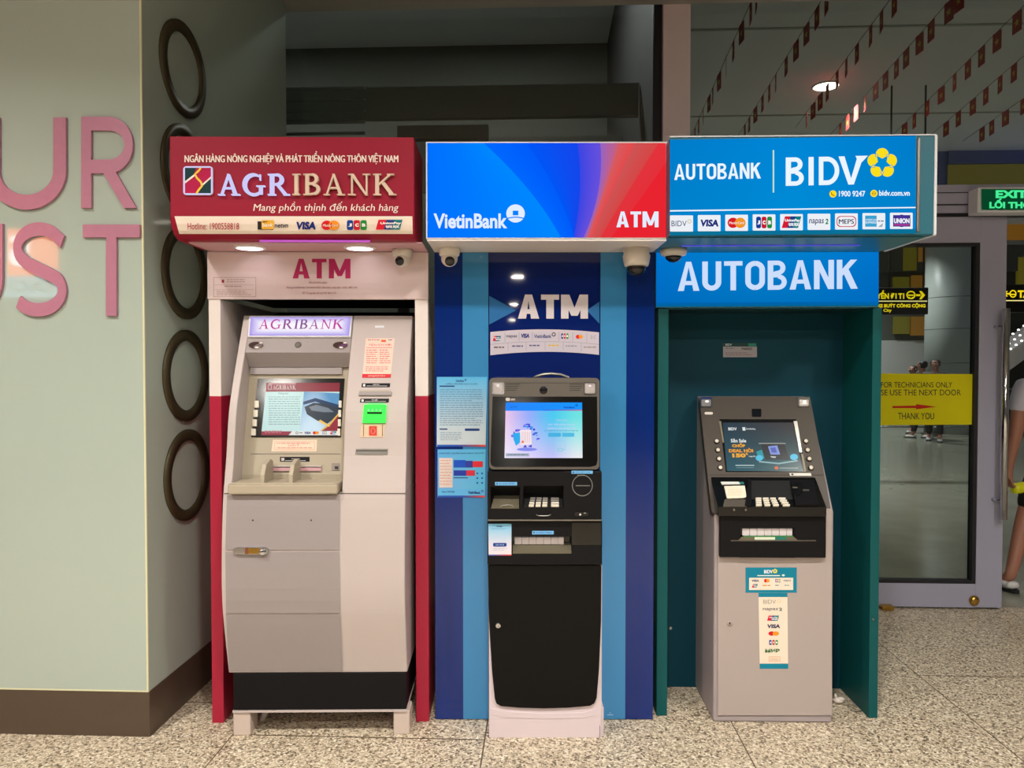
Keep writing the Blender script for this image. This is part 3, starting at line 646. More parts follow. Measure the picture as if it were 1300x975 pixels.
ed = [(221.5+6*i/11, 274.5+22.5*i/11, 523.5+.5*i/11) for i in range(12)]
for i in range(11):
    (a, y, r_), (a2, y2, r2) = ed[i], ed[i+1]; poly(b, SP, [(a,y),(r_,y),(r2,y2),(a2,y2)], None, .003, M['cream'])
b.build('logo_strip', sg)
b = MB(); text(b, SP, 'Hotline: 1900558818', 238, 283, 303.5, 291.5, L(176, 60, 70), .0065, .006); b.build('hotline', sg); b = MB()
rect(b, SP, 327, 281, 347, 291.5, L(40, 40, 44), .0065); poly(b, SP, rpts(332, 279.5, 348, 291, 2), L(232, 176, 60), .007); text(b, SP, 'bank', 333, 283, 347, 288, L(250, 240, 220), .0076, .03, None, .1); text(b, SP, 'netvn', 348.5, 284, 366, 289, L(40, 40, 50), .0065, .02, None, .1)
b.build('card_mark', sg)
for fn, q in ((lg_visa, (375, 281.5, 402, 291.5)), (lg_mc, (408, 280, 431, 292)), (lg_jcb, (440, 279.5, 466, 292)), (lg_up, (477, 279, 511, 291.5))): b = MB(); fn(b, SP, *q, .0065); b.build('card_mark', sg)
WH = L(240, 224, 216)
b = MB(); text(b, SP, 'NGÂN HÀNG NÔNG NGHIỆP VÀ PHÁT TRIỂN NÔNG THÔN VIỆT NAM', 234.5, 192, 505.5, 208.5, WH, .002, .03)
b.build('bank_full_name', sg); b = MB(); text(b, SP, 'Mang phồn thịnh đến khách hàng', 321, 256, 507, 270.5, WH, .002, .004, None, .16); b.build('slogan', sg)
BW = L(206, 204, 248); BE = L(214, 190, 172)
b = MB(); put_serif(b, SP, 'AGRIBANK', 276.5, 220.5, 503, 247.5, [BW, BW, BW, BE, BE, BE, BE, BE], .016, [GLOW, GLOW, GLOW]+[PRINT]*5, thick=.014); b.build('raised_lettering', sg)
b = MB(); poly(b, SP, rpts(232.5, 211, 270, 247.5, 4), L(214, 208, 246), .008, GLOW)
slab(b, SP, rpts(232.5, 211, 270, 247.5, 4), 0, .0076, M['frost'])
D_, R_ = L(16, 56, 60), L(176, 20, 74)
rect(b, SP, 234.8, 213, 267.8, 245.3, R_, .0088); poly(b, SP, [(234.8,213),(249,213),(246,222),(234.8,231)], D_, .0092); poly(b, SP, [(267.8,225),(267.8,245.3),(249,245.3),(255,236)], D_, .0092)
poly(b, SP, [(234.8,230),(247.5,220.5),(248.5,222.5),(234.8,233)], WH, .0096); poly(b, SP, [(255,235),(267.8,224),(267.8,226.5),(255.5,237.5)], WH, .0096)
sn = []; stroke(sn, [(255,213),(252,217),(247.5,221),(250,226),(255,231),(256.5,236),(253,240),(249.5,245.3)], 2.6)
for q in sn: poly(b, SP, q, L(240, 200, 70), .0102)
b.build('emblem', sg)
for px_ in (317, 457):
    c = FA.at(px_, 311, -.11); c.z = zS-.005; b = MB(); lathe(b, [(.062, 0), (.062, -.004), (.05, -.007), (.05, 0)], c, (0, 0, 1), M['white'], 32, cap=False); l = b.build('downlight', sg)
    b = MB(); lathe(b, [(.05, -.0055), (0, -.0056)], c, (0, 0, 1), M['lampv'], 28); b.build('lamp_disc', l)
b = MB(); box(b, FA.u(330, 303, dS+.05), FA.u(470, 303, dS+.05), dS+.045, dS+.055, zS-.006, zS+.001, M['purple']); b.build('light_strip', sg)

bo = thing('machine_booth', FA, (FA.u(405, 900, .3), .3, 0), 'white and red booth frame around the left cash machine', 'booth')
zf = FA.z(400, 380, 0); zr = FA.z(275, 503, 0)
ul0, ul1, ur0, ur1 = FA.u(267, 650, 0), FA.u(282, 650, 0), FA.u(527.5, 650, 0), FA.u(544, 650, 0)
b = MB(); box(b, ul0-.002, ur1+.002, -.006, .02, zf, zS-.006, M['pinkw'], .003); b.build('fascia', bo)
zfl = FA.z(270, 918, 0)
for a, c in ((ul0, ul1), (ur0, ur1)):
    b = MB(); box(b, a, c, 0, .72, max(zfl, .0), zr, M['redl'], .002); box(b, a, c, 0, .72, zr, zf, M['white'], .002); b.build('side_panel', bo)
b = MB(); box(b, ul0, ur1, .70, .72, 0.0, zf, M['black']); b.build('back_panel', bo)
b = MB(); box(b, ul1, ur0, .02, .70, zf+.02, zf+.035, M['black']); b.build('top_panel', bo)
AP = vpad(FA, -.006)
b = MB(); MG = L(178, 44, 96)
put_bold(b, AP, 'ATM', bq(371.5, 328.5, 445, 353.5), MG, .001, PRINT, .2, .09)
text(b, AP, 'Mã số ATM: 0001', 392, 357, 415, 360, L(160, 90, 96), .001, .01); text(b, AP, 'Phòng AGRIBANK CN NHÀ MÁY SÂN BAY NỘI BÀI - SÓC SƠN HN', 364, 363, 453.5, 367, L(160, 90, 96), .001, .01); text(b, AP, 'ĐT Trung tâm hỗ trợ 024 384 2173', 384, 370, 426.5, 374, L(160, 90, 96), .001, .01)
b.build('lettering', bo)
b = MB(); frame4(b, AP, 271, 352, 325, 377, .6, L(170, 150, 150), .0012)
for y in (361.5, 367.5): rect(b, AP, 272, y, 322, y+.4, L(170, 150, 150), .0014)
rect(b, AP, 281.5, 355, 284.5, 359, L(150, 50, 60), .0014); lines(b, AP, 288, 354.5, 312, 360, 2, L(170, 140, 140), .0014); lines(b, AP, 285, 363, 308, 366, 1, L(170, 140, 140), .0014); lines(b, AP, 275, 369.5, 320, 376, 3, L(170, 140, 140), .0014)
slab(b, AP, [(270,351),(326,351),(326,378),(270,378)], 0, .0008, M['pinkw'])
single('information_sticker', b, FA, AP.P(298, 378), 'faint white sticker on the white fascia under the red sign', 'sticker')

# ---- the machine
PR = [(.096,1.667),(-.009,1.453),(-.082,1.279),(-.113,1.106),(-.150,.9475),(-.166,.79),(-.172,.635),(-.167,.54),(-.153,.457),(-.115,.293),(-.104,.245)]
def crom(p, n=4):
    out = []
    for i in range(len(p)-1):
        q = [p[max(i-1, 0)], p[i], p[i+1], p[min(i+2, len(p)-1)]]
        for j in range(n):
            t = j/n; out.append(tuple(.5*(2*q[1][x]+(q[2][x]-q[0][x])*t+(2*q[0][x]-5*q[1][x]+4*q[2][x]-q[3][x])*t*t+(3*q[1][x]-q[0][x]-3*q[2][x]+q[3][x])*t**3) for x in (0, 1)))
    return out+[p[-1]]
PR = crom(PR)
MP = Pad(FA, PR)
ua, uz = FA.u(287, 581, -.113), FA.u(514, 743, -.172)+.0
uc = FA.u(448, 410, .08)                           # seam between the two modules
def front(z):
    for i in range(len(PR)-1):
        (d0, z0), (d1, z1) = PR[i], PR[i+1]
        if z1 <= z <= z0: return d0+(d1-d0)*(z0-z)/(z0-z1)
    return PR[-1][0] if z < PR[-1][1] else PR[0][0]
def sub(zlo, zhi): return [(front(zhi), zhi)]+[p for p in PR if zlo < p[1] < zhi]+[(front(zlo), zlo)]
ztop = 1.667; zm = .965; zbt = MP.P(460, 853).z; zhd = MP.P(380, 447.5).z; zpl = FA.z(400, 900, -.1)
DB = .62
am = thing('cash_machine', FA, ((ua+uz)/2, .2, 0), 'beige cash machine with curved grey front inside the red and white booth', 'cash machine')
b = MB(); prism(b, sub(zbt, zm)+[(DB, zbt), (DB, zm)], ua, uz, M['beige'], bev=.004); b.build('cabinet', am)
b = MB(); prism(b, sub(zm, ztop)+[(DB, zm), (DB, ztop)], uc, uz, M['beige'], bev=.004); b.build('side_module', am)
uw = -1.188 - FA.o.x
uw = FA.u(306, 500, -.03)
b = MB(); prism(b, sub(zm, ztop)+[(DB, zm), (DB, ztop)], ua, uw, M['beige'], bev=.004); b.build('cheek', am)
zc2 = FA.z(380, 466, .06)
b = MB(); hp = sub(zhd, ztop); prism(b, hp+[(.062, zc2), (DB, zc2), (DB, ztop)], uw+.0005, uc-.0005, M['greyp'], bev=.002); b.build('header', am)
IPR = [(.082, 1.47), (-.031, 1.022)]; IP = Pad(FA, IPR)
b = MB(); prism(b, IPR+[(-.03, 1.0), (DB-.02, 1.0), (DB-.02, 1.47)], uw+.0005, uc-.0005, M['beige2']); b.build('recess_panel', am)
b = MB(); slab(b, MP, [(316.5,401),(447,401),(445,427.5),(314.5,427.5)], 0, .010, M['frost'])
def hsf(s, t):
    e = min(min(s, 1-s)*9, min(t, 1-t)*3.2, 1); a, c = L(176, 156, 240), L(250, 246, 255); return tuple(a[i]*(1-e)*.95+c[i]*e for i in range(3))
quadgrid(b, MP, [(318.5,402.5),(445.5,402.5),(443,426),(316.5,426)], hsf, 24, 8, .0108, GLOW); h = b.build('lit_header_sign', am)
b = MB(); MGC = [L(200, 50, 150), L(196, 70, 160), L(150, 80, 150), L(140, 80, 150), L(140, 90, 150), L(170, 90, 160), L(190, 60, 160), L(196, 60, 160)]
put_serif(b, MP, 'AGRIBANK', 0, 0, 0, 0, MGC, .012, [GLOW]*8, quad=[(330,405.5),(437.5,405.5),(435.5,417.5),(328,417.5)]); b.build('lettering', h)
for cx in (325, 432):
    b = MB(); ring(b, MP, cx, 438.3, 10.2, 5.3, .9, L(150, 140, 130), .002); poly(b, MP, epts(cx, 438.3, 9.6, 4.8, 24), L(58, 38, 38), .0016)
    poly(b, MP, [(cx-4,440.5),(cx+1,437),(cx+8,435.5),(cx+9,438),(cx+5,442),(cx-1,442.8)], None, .0024, M['chrome']); poly(b, MP, epts(cx+1, 441, 2.4, 1.2, 10), L(226, 214, 210), .003); poly(b, MP, epts(cx+6, 435.3, 2.4, .9, 10), L(226, 214, 210), .003); b.build('downlight', am)  # pale ellipses are glints painted on the lens
b = MB(); c = MP.P(378.5, 438); lathe(b, [(.0135, -.002), (.0135, .002), (.010, .003), (0, .002)], c, (0, -1, .4), M['head'], 20); b.build('camera', am)
b = MB(); rslab(b, IP, 318, 466.5, 434, 475, 0, .012, M['greyp'], 0); b.build('recess_rail', am)
# screen
b = MB(); slab(b, IP, [(327.5,480.5),(437.5,480.5),(432.5,555),(319,555)], 0, .004, M['bezel']); b.build('screen_bezel', am)
b = MB(); Q = [(338.5,486),(431.5,486),(428.5,552.5),(331.5,552.5)]
def qp(s, t): return ((Q[0][0]*(1-s)+Q[1][0]*s)*(1-t)+(Q[3][0]*(1-s)+Q[2][0]*s)*t, Q[0][1]+(Q[3][1]-Q[0][1])*t)
def qq(b, pts, c, k): poly(b, IP, [qp(*p) for p in pts], c, k, SCREEN)
quadgrid(b, IP, Q, lambda s, t: L(196, 226, 222), 4, 4, .0048, SCREEN)
qq(b, [(0,0),(1,0),(1,.17),(0,.17)], L(142, 44, 58), .0052)
def pic(s, t):
    a, c = L(90, 150, 196), L(206, 228, 240); e = max(0, min(1, t*.9+.3*math.sin(s*5))); return tuple(a[i]*(1-e)+c[i]*e for i in range(3))
PQ = [qp(.52,.17), qp(1,.2), qp(1,.92), qp(.5,.92)]; quadgrid(b, IP, PQ, pic, 8, 6, .0054, SCREEN)
qq(b, [(.52,.36),(.68,.29),(1,.42),(1,.5),(.68,.36),(.52,.42)], L(30, 60, 100), .0058)
qq(b, [(.54,.46),(.66,.38),(.82,.40),(1,.48),(1,.62),(.86,.78),(.72,.72),(.58,.6)], L(44, 56, 68), .006)
qq(b, [(.6,.46),(.7,.42),(.86,.48),(.94,.56),(.8,.56),(.64,.53)], L(120, 130, 140), .0064)
qq(b, [(1,.6),(1,.92),(.79,.92),(.90,.8)], L(150, 40, 56), .0066); qq(b, [(1,.575),(1,.615),(.91,.79),(.79,.92),(.765,.92),(.88,.78)], L(226, 180, 80), .0068); qq(b, [(.76,.70),(.9,.82),(.88,.84),(.74,.74)], L(240, 190, 90), .007)
qq(b, [(0,.925),(.4,.925),(.36,1),(0,1)], L(150, 50, 70), .0056); qq(b, [(.4,.925),(1,.925),(1,1),(.37,1)], L(226, 226, 222), .0056)
lines(b, IP, 336, 546.5, 362, 551, 2, L(206, 130, 140), .0062, SCREEN); lg_mc(b, IP, 397, 547.5, 405, 551.5, .0062, SCREEN); lg_visa(b, IP, 386, 548, 395, 551, .0062, SCREEN); lg_jcb(b, IP, 409, 547.5, 415, 551.5, .0062, SCREEN); lg_up(b, IP, 419, 547.5, 427, 551.5, .0062, SCREEN); ring(b, IP, 377, 549.5, 2, 1.7, .6, L(60, 60, 70), .0062, SCREEN, 12); rect(b, IP, 380, 549, 384, 550, L(90, 90, 100), .0062, SCREEN)
put_serif(b, IP, 'AGRIBANK', 346.5, 489, 375.5, 494.5, [L(236, 220, 214)]*8, .006, [SCREEN]*8); frame4(b, IP, 340, 488.5, 345, 494.5, .8, L(210, 190, 190), .006, SCREEN); rect(b, IP, 341, 486.6, 375.5, 487.6, L(220, 190, 190), .006, SCREEN)
text(b, IP, 'Thông báo', 353, 498.5, 366, 501, L(90, 110, 110), .006, .01, SCREEN); lines(b, IP, 341, 503.5, 381, 541, 13, L(126, 152, 152), .006, SCREEN, .3)
b.build('screen', am)
for i in range(4):
    y = 513+i*11.8
    b = MB(); x = 328-.115*(y-490); rslab(b, IP, x-2.4, y-4.4, x+3.0, y+4.4, .004, .012, M['key'], .8); b.build('function_key', am)
    b = MB(); x = 433.2-.045*(y-490); rslab(b, IP, x-2.2, y-4.4, x+1.2, y+4.4, .004, .012, M['key'], .6); b.build('function_key', am)
b = MB(); rect(b, IP, 318, 575.8, 432, 576.6, L(120, 112, 104), .001); b.build('panel_seam', am)
b = MB(); rslab(b, IP, 355.5, 580, 393, 586, 0, .0012, M['darkp']); rect(b, IP, 357, 581.3, 361, 585, L(190, 190, 190), .002); text(b, IP, 'RÚT TIỀN', 370, 581.5, 381, 583.2, L(200, 200, 200), .002, .02); rect(b, IP, 362, 584.4, 388, 585, L(200, 200, 200), .002); b.build('slot_label', am)
b = MB(); rslab(b, IP, 339, 589.5, 408.5, 599, 0, .004, M['beige2']); rslab(b, IP, 340, 591, 407.5, 592.5, .004, .014, M['beige']); rslab(b, IP, 340, 593.5, 407.5, 597.8, .004, .009, M['sof']); b.build('cash_slot', am)
b = MB(); rslab(b, IP, 421, 588, 431, 597, 0, .004, M['greyd']); rect(b, IP, 425, 592, 429.5, 595.5, L(60, 56, 54), .005); b.build('side_slot', am)
# shelf with two dividers
us0, us1 = FA.u(289.5, 620, -.172), FA.u(428.5, 620, -.172)
zs1, zs0 = FA.z(360, 614.5, -.174), FA.z(360, 627.5, -.174)
b = MB(); box(b, us0, us1, -.178, -.02, zs0, zs1, M['beige2'], .006); box(b, us0+.004, us1-.004, -.178, -.168, zs1-.002, zs1+.004, M['beige2'], .002); b.build('shelf', am)
for px_ in (330, 366):
    x = FA.u(px_, 610, -.15); b = MB(); z = zs1-.003
    pl = [(-.155, z), (-.04, z), (-.04, z+.075), (-.07, z+.088), (-.125, z+.072), (-.15, z+.035)]; prism(b, pl, x, x+.018, M['beige2'], bev=.003); b.build('divider', am)
# front panels
for i, (pts) in enumerate(([(288,629),(431.5,629),(430.7,698),(286,698)], [(286,700.2),(430.5,700.2),(432,778.2),(287,778.2)], [(287,780.2),(432,780.2),(434.5,852.5),(291,852.5)])):
    b = MB(); n = 5; L_, R2 = [], []
    for j in range(n+1):
        t = j/n; L_.append((pts[0][0]*(1-t)+pts[3][0]*t, pts[0][1]*(1-t)+pts[3][1]*t)); R2.append((pts[1][0]*(1-t)+pts[2][0]*t, pts[1][1]*(1-t)+pts[2][1]*t))
    vs = [MP.P(*q, .004) for q in L_]+[MP.P(*q, .004) for q in R2]; b.add(vs, [(j, n+1+j, n+2+j, j+1) for j in range(n)], M['greyp'])
    lo = [MP.P(*q, -.002) for q in (L_[0], R2[0], R2[n], L_[n])]; b.add([vs[0], vs[n+1], lo[1], lo[0]], [(0,1,2,3)], M['greyp']); b.add([vs[n], vs[2*n+1], lo[2], lo[3]], [(0,1,2,3)], M['greyp'])
    b.add([vs[j] for j in range(n+1)]+[MP.P(*q, -.002) for q in L_], [(j, j+1, n+2+j, n+1+j) for j in range(n)], M['greyp']); b.add([vs[n+1+j] for j in range(n+1)]+[MP.P(*q, -.002) for q in R2], [(j, j+1, n+2+j, n+1+j) for j in range(n)], M['greyp'])
    if i == 0:
        for px_ in (321, 395): poly(b, MP, epts(px_, 660.5, 1.1, 1.1, 10), L(40, 36, 36), .0052)
    b.build('front_panel', am)
b = MB(); rect(b, MP, 284.5, 626, 515, 627.2, L(96, 88, 82), .0012); b.build('seam', am)
b = MB(); slab(b, MP, rpts(296, 695, 340.5, 704, 4.4), .004, .016, M['chrome']); slab(b, MP, rpts(312, 696, 330, 703, 1), .016, .0175, M['brass']); rect(b, MP, 311, 695.6, 315, 703.4, L(120, 70, 50), .0185)
lathe(b, [(.013, 0), (.013, .022), (.009, .026), (0, .026)], MP.P(335, 699.5), (0, -1, 0), M['chrome'], 20); b.build('lock_handle', am)
b = MB(); dpl = -.108; box(b, ua+.018, uz-.004, dpl, DB-.05, zpl, zbt-.002, M['plinth'], .003); b.build('plinth', am)
b = MB(); box(b, ua+.016, uz-.002, dpl-.004, DB-.05, zpl-.008, zpl-.0005, M['beige']); b.build('base_rail', am)
for px0, px1 in ((296, 318), (499.5, 520)):
    for dd in (-.105, .40):
        uu0, uu1 = FA.u(px0, 930, -.105), FA.u(px1, 930, -.105); b = MB(); box(b, uu0, uu1, dd, dd+.09, 0, zpl-.008, M['foot'], .004); b.build('foot', am)
# side module fittings
b = MB(); slab(b, MP, [(476,413.4),(487.5,413.4),(487.5,416),(476,416)], 0, .001, M['frost']); b.build('badge', am)
b = MB(); PK = L(236, 206, 190); quadgrid(b, MP, [(464.5,429.5),(501,429.5),(496,479.5),(460,479.5)], lambda s, t: L(232, 204, 190), 1, 12, .001)
RD = L(206, 84, 84); rect(b, MP, 484, 431.5, 490, 434, L(220, 90, 50), .0014); lines(b, MP, 467, 431, 482, 434, 1, L(170, 120, 110), .0014); lines(b, MP, 493, 431, 498, 434, 1, L(100, 120, 120), .0014)
text(b, MP, 'TIỆN ÍCH MỚI', 468, 436, 496.5, 439.5, RD, .0014, .02); rect(b, MP, 465, 441, 498, 441.6, RD, .0014); lines(b, MP, 465, 444, 479, 463, 7, RD, .0014, None, .3); lines(b, MP, 482, 444, 495.5, 463, 7, RD, .0014, None, .3); lines(b, MP, 464, 465.5, 493, 473, 3, RD, .0014, None, .3)
poly(b, MP, [(460,474.8),(496.5,474.8),(496,479.5),(459.6,479.5)], L(206, 50, 60), .0014); text(b, MP, 'www.agribank.com.vn', 467, 476, 489, 478.5, L(240, 200, 190), .002, .01)
single('paper_notice', b, FA, MP.P(480, 479), 'pink paper notice high on the right side of the beige machine', 'notice')
b = MB(); slab(b, MP, [(345.5,0)]*0 or [(346.5,558.5),(402.5,558.5),(401.5,573.2),(344.5,573.2)], 0, .0006, PRINT, L(232, 210, 188)) if False else slab(b, IP, [(346.5,558.5),(402.5,558.5),(401.5,573.2),(344.5,573.2)], 0, .0012, PRINT, L(232, 210, 190))
frame4(b, IP, 348.5, 560.5, 399.5, 571.3, .5, L(212, 160, 140), .002); lines(b, IP, 351, 562, 398, 565, 1, L(212, 150, 140), .002, None, .4); text(b, IP, 'LƯU Ý', 366, 563.6, 380, 566.4, L(206, 120, 110), .002, .01); lines(b, IP, 352, 568, 397, 571, 1, L(212, 150, 140), .002, None, .4)
single('paper_sticker', b, FA, IP.P(373, 573), 'cream paper sticker under the screen of the beige machine', 'sticker')
def blabel(y, x0, x1, word):
    b = MB(); slab(b, MP, [(x0,y),(x1,y),(x1-.6,y+5),(x0-.6,y+5)], 0, .0012, M['darkp']); rect(b, MP, x0+1.4, y+1, x0+4.2, y+4, L(220, 220, 220), .002); text(b, MP, word, x0+14, y+.8, x0+22, y+2.6, L(210, 210, 210), .002, .02); rect(b, MP, x0+6, y+3.2, x1-4, y+3.8, L(190, 190, 190), .002); b.build('slot_label', am)
blabel(486.5, 459.5, 495.5, 'HOÁ ĐƠN'); blabel(506, 457.5, 494, 'THẺ')
b = MB(); slab(b, MP, [(456,497),(497,497),(496.5,501.5),(455,501.5)], 0, .010, M['greyp']); slab(b, MP, [(457,495.5),(496,495.5),(496.5,497),(456,497)], 0, .003, M['beige2']); b.build('receipt_slot', am)
b = MB(); slab(b, MP, [(462,513.5),(490.5,513.5),(489,536.5),(460,536.5)], 0, .012, M['green']); rect(b, MP, 466, 523, 485, 525.5, L(6, 24, 10), .0128)
for i in range(4): rect(b, MP, 467+i*5, 519.5, 468.6+i*5, 522, L(170, 255, 190), .0128, GLOW)
rect(b, MP, 466, 511.4, 488, 512.6, L(120, 255, 150), .002, GLOW); b.build('card_reader', am)
b = MB(); slab(b, MP, [(458.5,538),(489,538),(487.5,555),(457,555)], 0, .002, PRINT, L(214, 190, 164)); rect(b, MP, 468.5, 541, 478.5, 553, L(206, 70, 56), .003); rect(b, MP, 461, 539, 462, 554, L(130, 110, 96), .003); rect(b, MP, 485, 539, 486, 554, L(130, 110, 96), .003); ring(b, MP, 473.5, 547, 3, 4, .6, L(230, 150, 140), .0036, None, 12); b.build('card_guide', am)
b = MB(); slab(b, MP, [(452,569.8),(492.5,569.8),(491.8,577.2),(450.8,577.2)], -.004, .003, M['steel']); rect(b, MP, 452, 571.5, 491.5, 573, L(90, 80, 78), .0038); b.build('deposit_slot', am)
# camera under the red sign
def turret(fr, px_, py_, d, r, aim, lab, zc):
    c = fr.at(px_, py_, d); c.z = zc
    t = thing('security_camera', fr, c, lab, 'security camera')
    b = MB(); lathe(b, [(r*1.12, 0), (r*1.12, -r*.25), (r*1.02, -r*.75), (r*.8, -r*.9)], c, (0, 0, 1), M['camw'], 32); b.build('mount', t)
    s = c-Vector((0, 0, r*1.05)); b = MB(); ball(b, s, r*.86, M['camw'], 28, 18); b.build('ball_housing', t)
    a = Vector(aim).normalized(); b = MB(); lathe(b, [(r*.50, r*.66), (r*.50, r*.86), (r*.44, r*.92), (0, r*.93)], s, a, M['camd'], 24); b.build('lens', t)
turret(FA, 511, 325, -.06, .036, (-.35, -1, -.45), 'white turret camera under the right end of the red sign', zS-.005)
b = MB(); c0 = FA.at(327, 930, .02); pts = [(0,0,.006),(.012,0,.03),(.02,.005,.055),(.03,.01,.085),(.036,.01,.10)]
tube(b, [c0+Vector(p) for p in pts], [.008,.012,.012,.016,.006], M['tissue'], 7); single('crumpled_tissue', b, FA, (c0.x, c0.y, 0), 'crumpled beige scrap leaning by the left foot of the beige machine', 'scrap')

# ================================================================== middle: blue board, lightbox, black machine
dV = -.275
zV, zVt = FV.z(690, 318, 0), FV.z(690, 179.5, dV)
zV = FV.z(690, 303.5, dV)
u0, u1 = FV.u(540.5, 240, dV), FV.u(848, 240, dV)
sg = thing('bank_sign', FV, ((u0+u1)/2, -.14, zV), 'lit blue and red box sign in the middle, above the black machine', 'sign')
b = MB(); box(b, u0, u1, dV, -.001, zV, zVt, M['frost'], .004); b.build('box', sg)
VP = vpad(FV, dV)
b = MB(); x0, x1, y0, y1 = 542.5, 845.5, 181.5, 301.5
def bez(a, m_, e, n=14): return [((1-t)**2*a[0]+2*t*(1-t)*m_[0]+t*t*e[0], (1-t)**2*a[1]+2*t*(1-t)*m_[1]+t*t*e[1]) for t in [i/n for i in range(n+1)]]
def curve(xt, xm, xb): return bez((xt, y0), (xm, (y0+y1)/2), (xb, y1))
CV = [(curve(542.5,542.5,542.5), (0,112,255)), (curve(580,590,600), (0,120,255)), (curve(614,680,712), (0,136,255)), (None, (0,104,255)), (curve(668,712,729), (0,92,250)), (None, (0,86,246)), (curve(733,742,728), (20,70,236)), (None, (56,70,226)), (curve(762,768,741), (104,80,220)), (None, (150,100,190)), (curve(785,768,746), (196,96,130)), (None, (214,92,96)), (curve(806,776,752), (228,74,76)), (None, (206,84,84)), (curve(836,798,762), (214,70,70)), (None, (226,52,60)), (curve(862,822,776), (228,48,58)), (None, (232,36,48)), (curve(900,870,845.5), (232,36,48))]
prev, pc = CV[0]
def clipx(p): return (min(max(p[0], x0), x1), p[1])
for c, rgb in CV[1:]:
    col = L(*rgb)
    if c is None: pc = rgb; continue
    a = L(*pc); n = len(c)
    vs = [VP.P(*clipx(p), .002) for p in prev]+[VP.P(*clipx(p), .002) for p in c]
    b.add(vs, [(i, n+i, n+i+1, i+1) for i in range(n-1)], GLOW, [a]*n+[col]*n); prev, pc = c, rgb
b.build('lit_face', sg)
b = MB(); LW = L(226, 238, 255)
text(b, VP, 'VietinBank', 550.5, 271, 644, 290, LW, .004, .03, GLOW); lg_viet(b, VP, 654.5, 271, 11.8, LW, L(0, 130, 255), .004, GLOW)
b.build('bank_name', sg); b = MB(); put_bold(b, VP, 'ATM', bq(782.5, 268.5, 836, 288.5), LW, .004, GLOW, .2, .08); b.build('lettering', sg)
b = MB(); dA = FV
b_ = MB(); box(b_, u0+.004, u1-.004, dV+.004, -.002, zV-.006, zV-.0005, M['white']); b_.build('soffit', sg)
def mount_z(fr): return zV-.006
turret(FV, 570.5, 320, -.10, .038, (.15, -1, -.55), 'white turret camera under the left end of the blue and red sign', zV-.006)
c = FV.at(808, 322, -.10); c.z = zV-.006
t = thing('security_camera', FV, c, 'white dome camera with dark glass under the red end of the middle sign', 'security camera')
b = MB(); lathe(b, [(.050, 0), (.050, -.022), (.054, -.03), (.050, -.055), (.046, -.07), (.036, -.072)], c, (0, 0, 1), M['camw'], 32); b.build('housing', t)
b = MB(); lathe(b, [(.038, -.07), (.037, -.085), (.028, -.10), (.014, -.108), (0, -.11)], c, (0, 0, 1), M['camd'], 28); b.build('dome', t)

# board
zb1 = FV.z(690, 318, 0); bd = thing('backing_board', FV, (FV.u(691, 900, 0), 0, 0), 'glossy board in navy and light blue stripes behind the black machine', 'board')
vx = lambda px_: FV.u(px_, 500, 0)
for a, c, m in ((552, 587.5, 'navy'), (587.5, 620, 'sky'), (762, 795, 'sky'), (795, 830.5, 'navy')):
    b = MB(); box(b, vx(a), vx(c), 0, .02, .004, zV-.007, M[m]); b.build('stripe_panel', bd)
b = MB(); box(b, vx(620)+.002, vx(762)-.002, .004, .02, .004, zV-.007, M['navy2']); b.build('centre_panel', bd)
b = MB(); box(b, vx(552)+.003, vx(830.5)-.003, .02, .05, 0, zV-.007, M['black']); b.build('back_frame', bd)
b = MB()
for q in ((551, 318, 552.6), (829.8, 318, 831)): pass
BP = vpad(FV, .004)
b = MB(); put_bold(b, BP, 'ATM', bq(657.5, 374, 746.5, 404.5), L(206, 200, 206), .0014, PRINT, .235, .06); b.build('lettering', bd)
b = MB(); SB = L(38, 104, 164); poly(b, BP, [(621,375.5),(655,394),(621,412)], SB, .0008); b.build('chevron', bd); b = MB(); poly(b, BP, [(761,383),(745,394),(761,411)], SB, .0008); b.build('chevron', bd)
b = MB(); top = bez((622.5,421.5), (692,414.5), (760.5,422), 16); bot = bez((622.5,451), (692,442.5), (760.5,450.5), 16); CL = L(196, 190, 204)
vs = [BP.P(*p, .0008) for p in top+bot]; b.add(vs, [(i, i+1, 18+i, 17+i) for i in range(16)], PRINT, CL)
GY = L(150, 146, 160)
dy = lambda x: -3.4*(1-((x-691)/69)**2)
for x in (641, 659, 676, 709.5, 727, 745): rect(b, BP, x-.25, 424+dy(x), x+.25, 436+dy(x), GY, .0014)
for x in (645, 668, 692, 715, 738): rect(b, BP, x-.25, 437.5+dy(x), x+.25, 448+dy(x), GY, .0014)
md = bez((622.5,437), (692,429.8), (760.5,437), 16); b.add([BP.P(*p, .0014) for p in md]+[BP.P(x, y+.5, .0014) for x, y in md], [(i, i+1, 18+i, 17+i) for i in range(16)], PRINT, GY)
lg_up(b, BP, 625.5, 426.5, 636, 433, .0016); text(b, BP, 'napas', 642.5, 425.5, 656.5, 429.5, L(90, 90, 110), .0016, .02, None, .1); lg_visa(b, BP, 661, 423.5, 672.5, 429, .0016); text(b, BP, 'VietinBank', 678, 424.5, 700, 429.2, L(30, 50, 120), .0016, .02); ring(b, BP, 703, 424.5, 2.6, 2.6, 1, L(20, 26, 60), .0016, None, 14)
lg_jcb(b, BP, 712, 423.2, 722, 430.2, .0016); lg_mc(b, BP, 731, 425, 740, 430, .0016); text(b, BP, 'D C', 750, 426, 756, 430, L(120, 120, 136), .0016, .0)
for i, (x, w, cc) in enumerate(((627,13,(110,90,90)), (650,14,(96,96,130)), (672,14,(96,96,140)), (696,13,(216,180,60)), (718,16,(150,150,166)), (741,16,(160,150,150)))): lines(b, BP, x, 441+dy(x+6), x+w, 443.5+dy(x+6), 1, L(*cc), .0016, None, .7)
b.build('card_strip', bd)
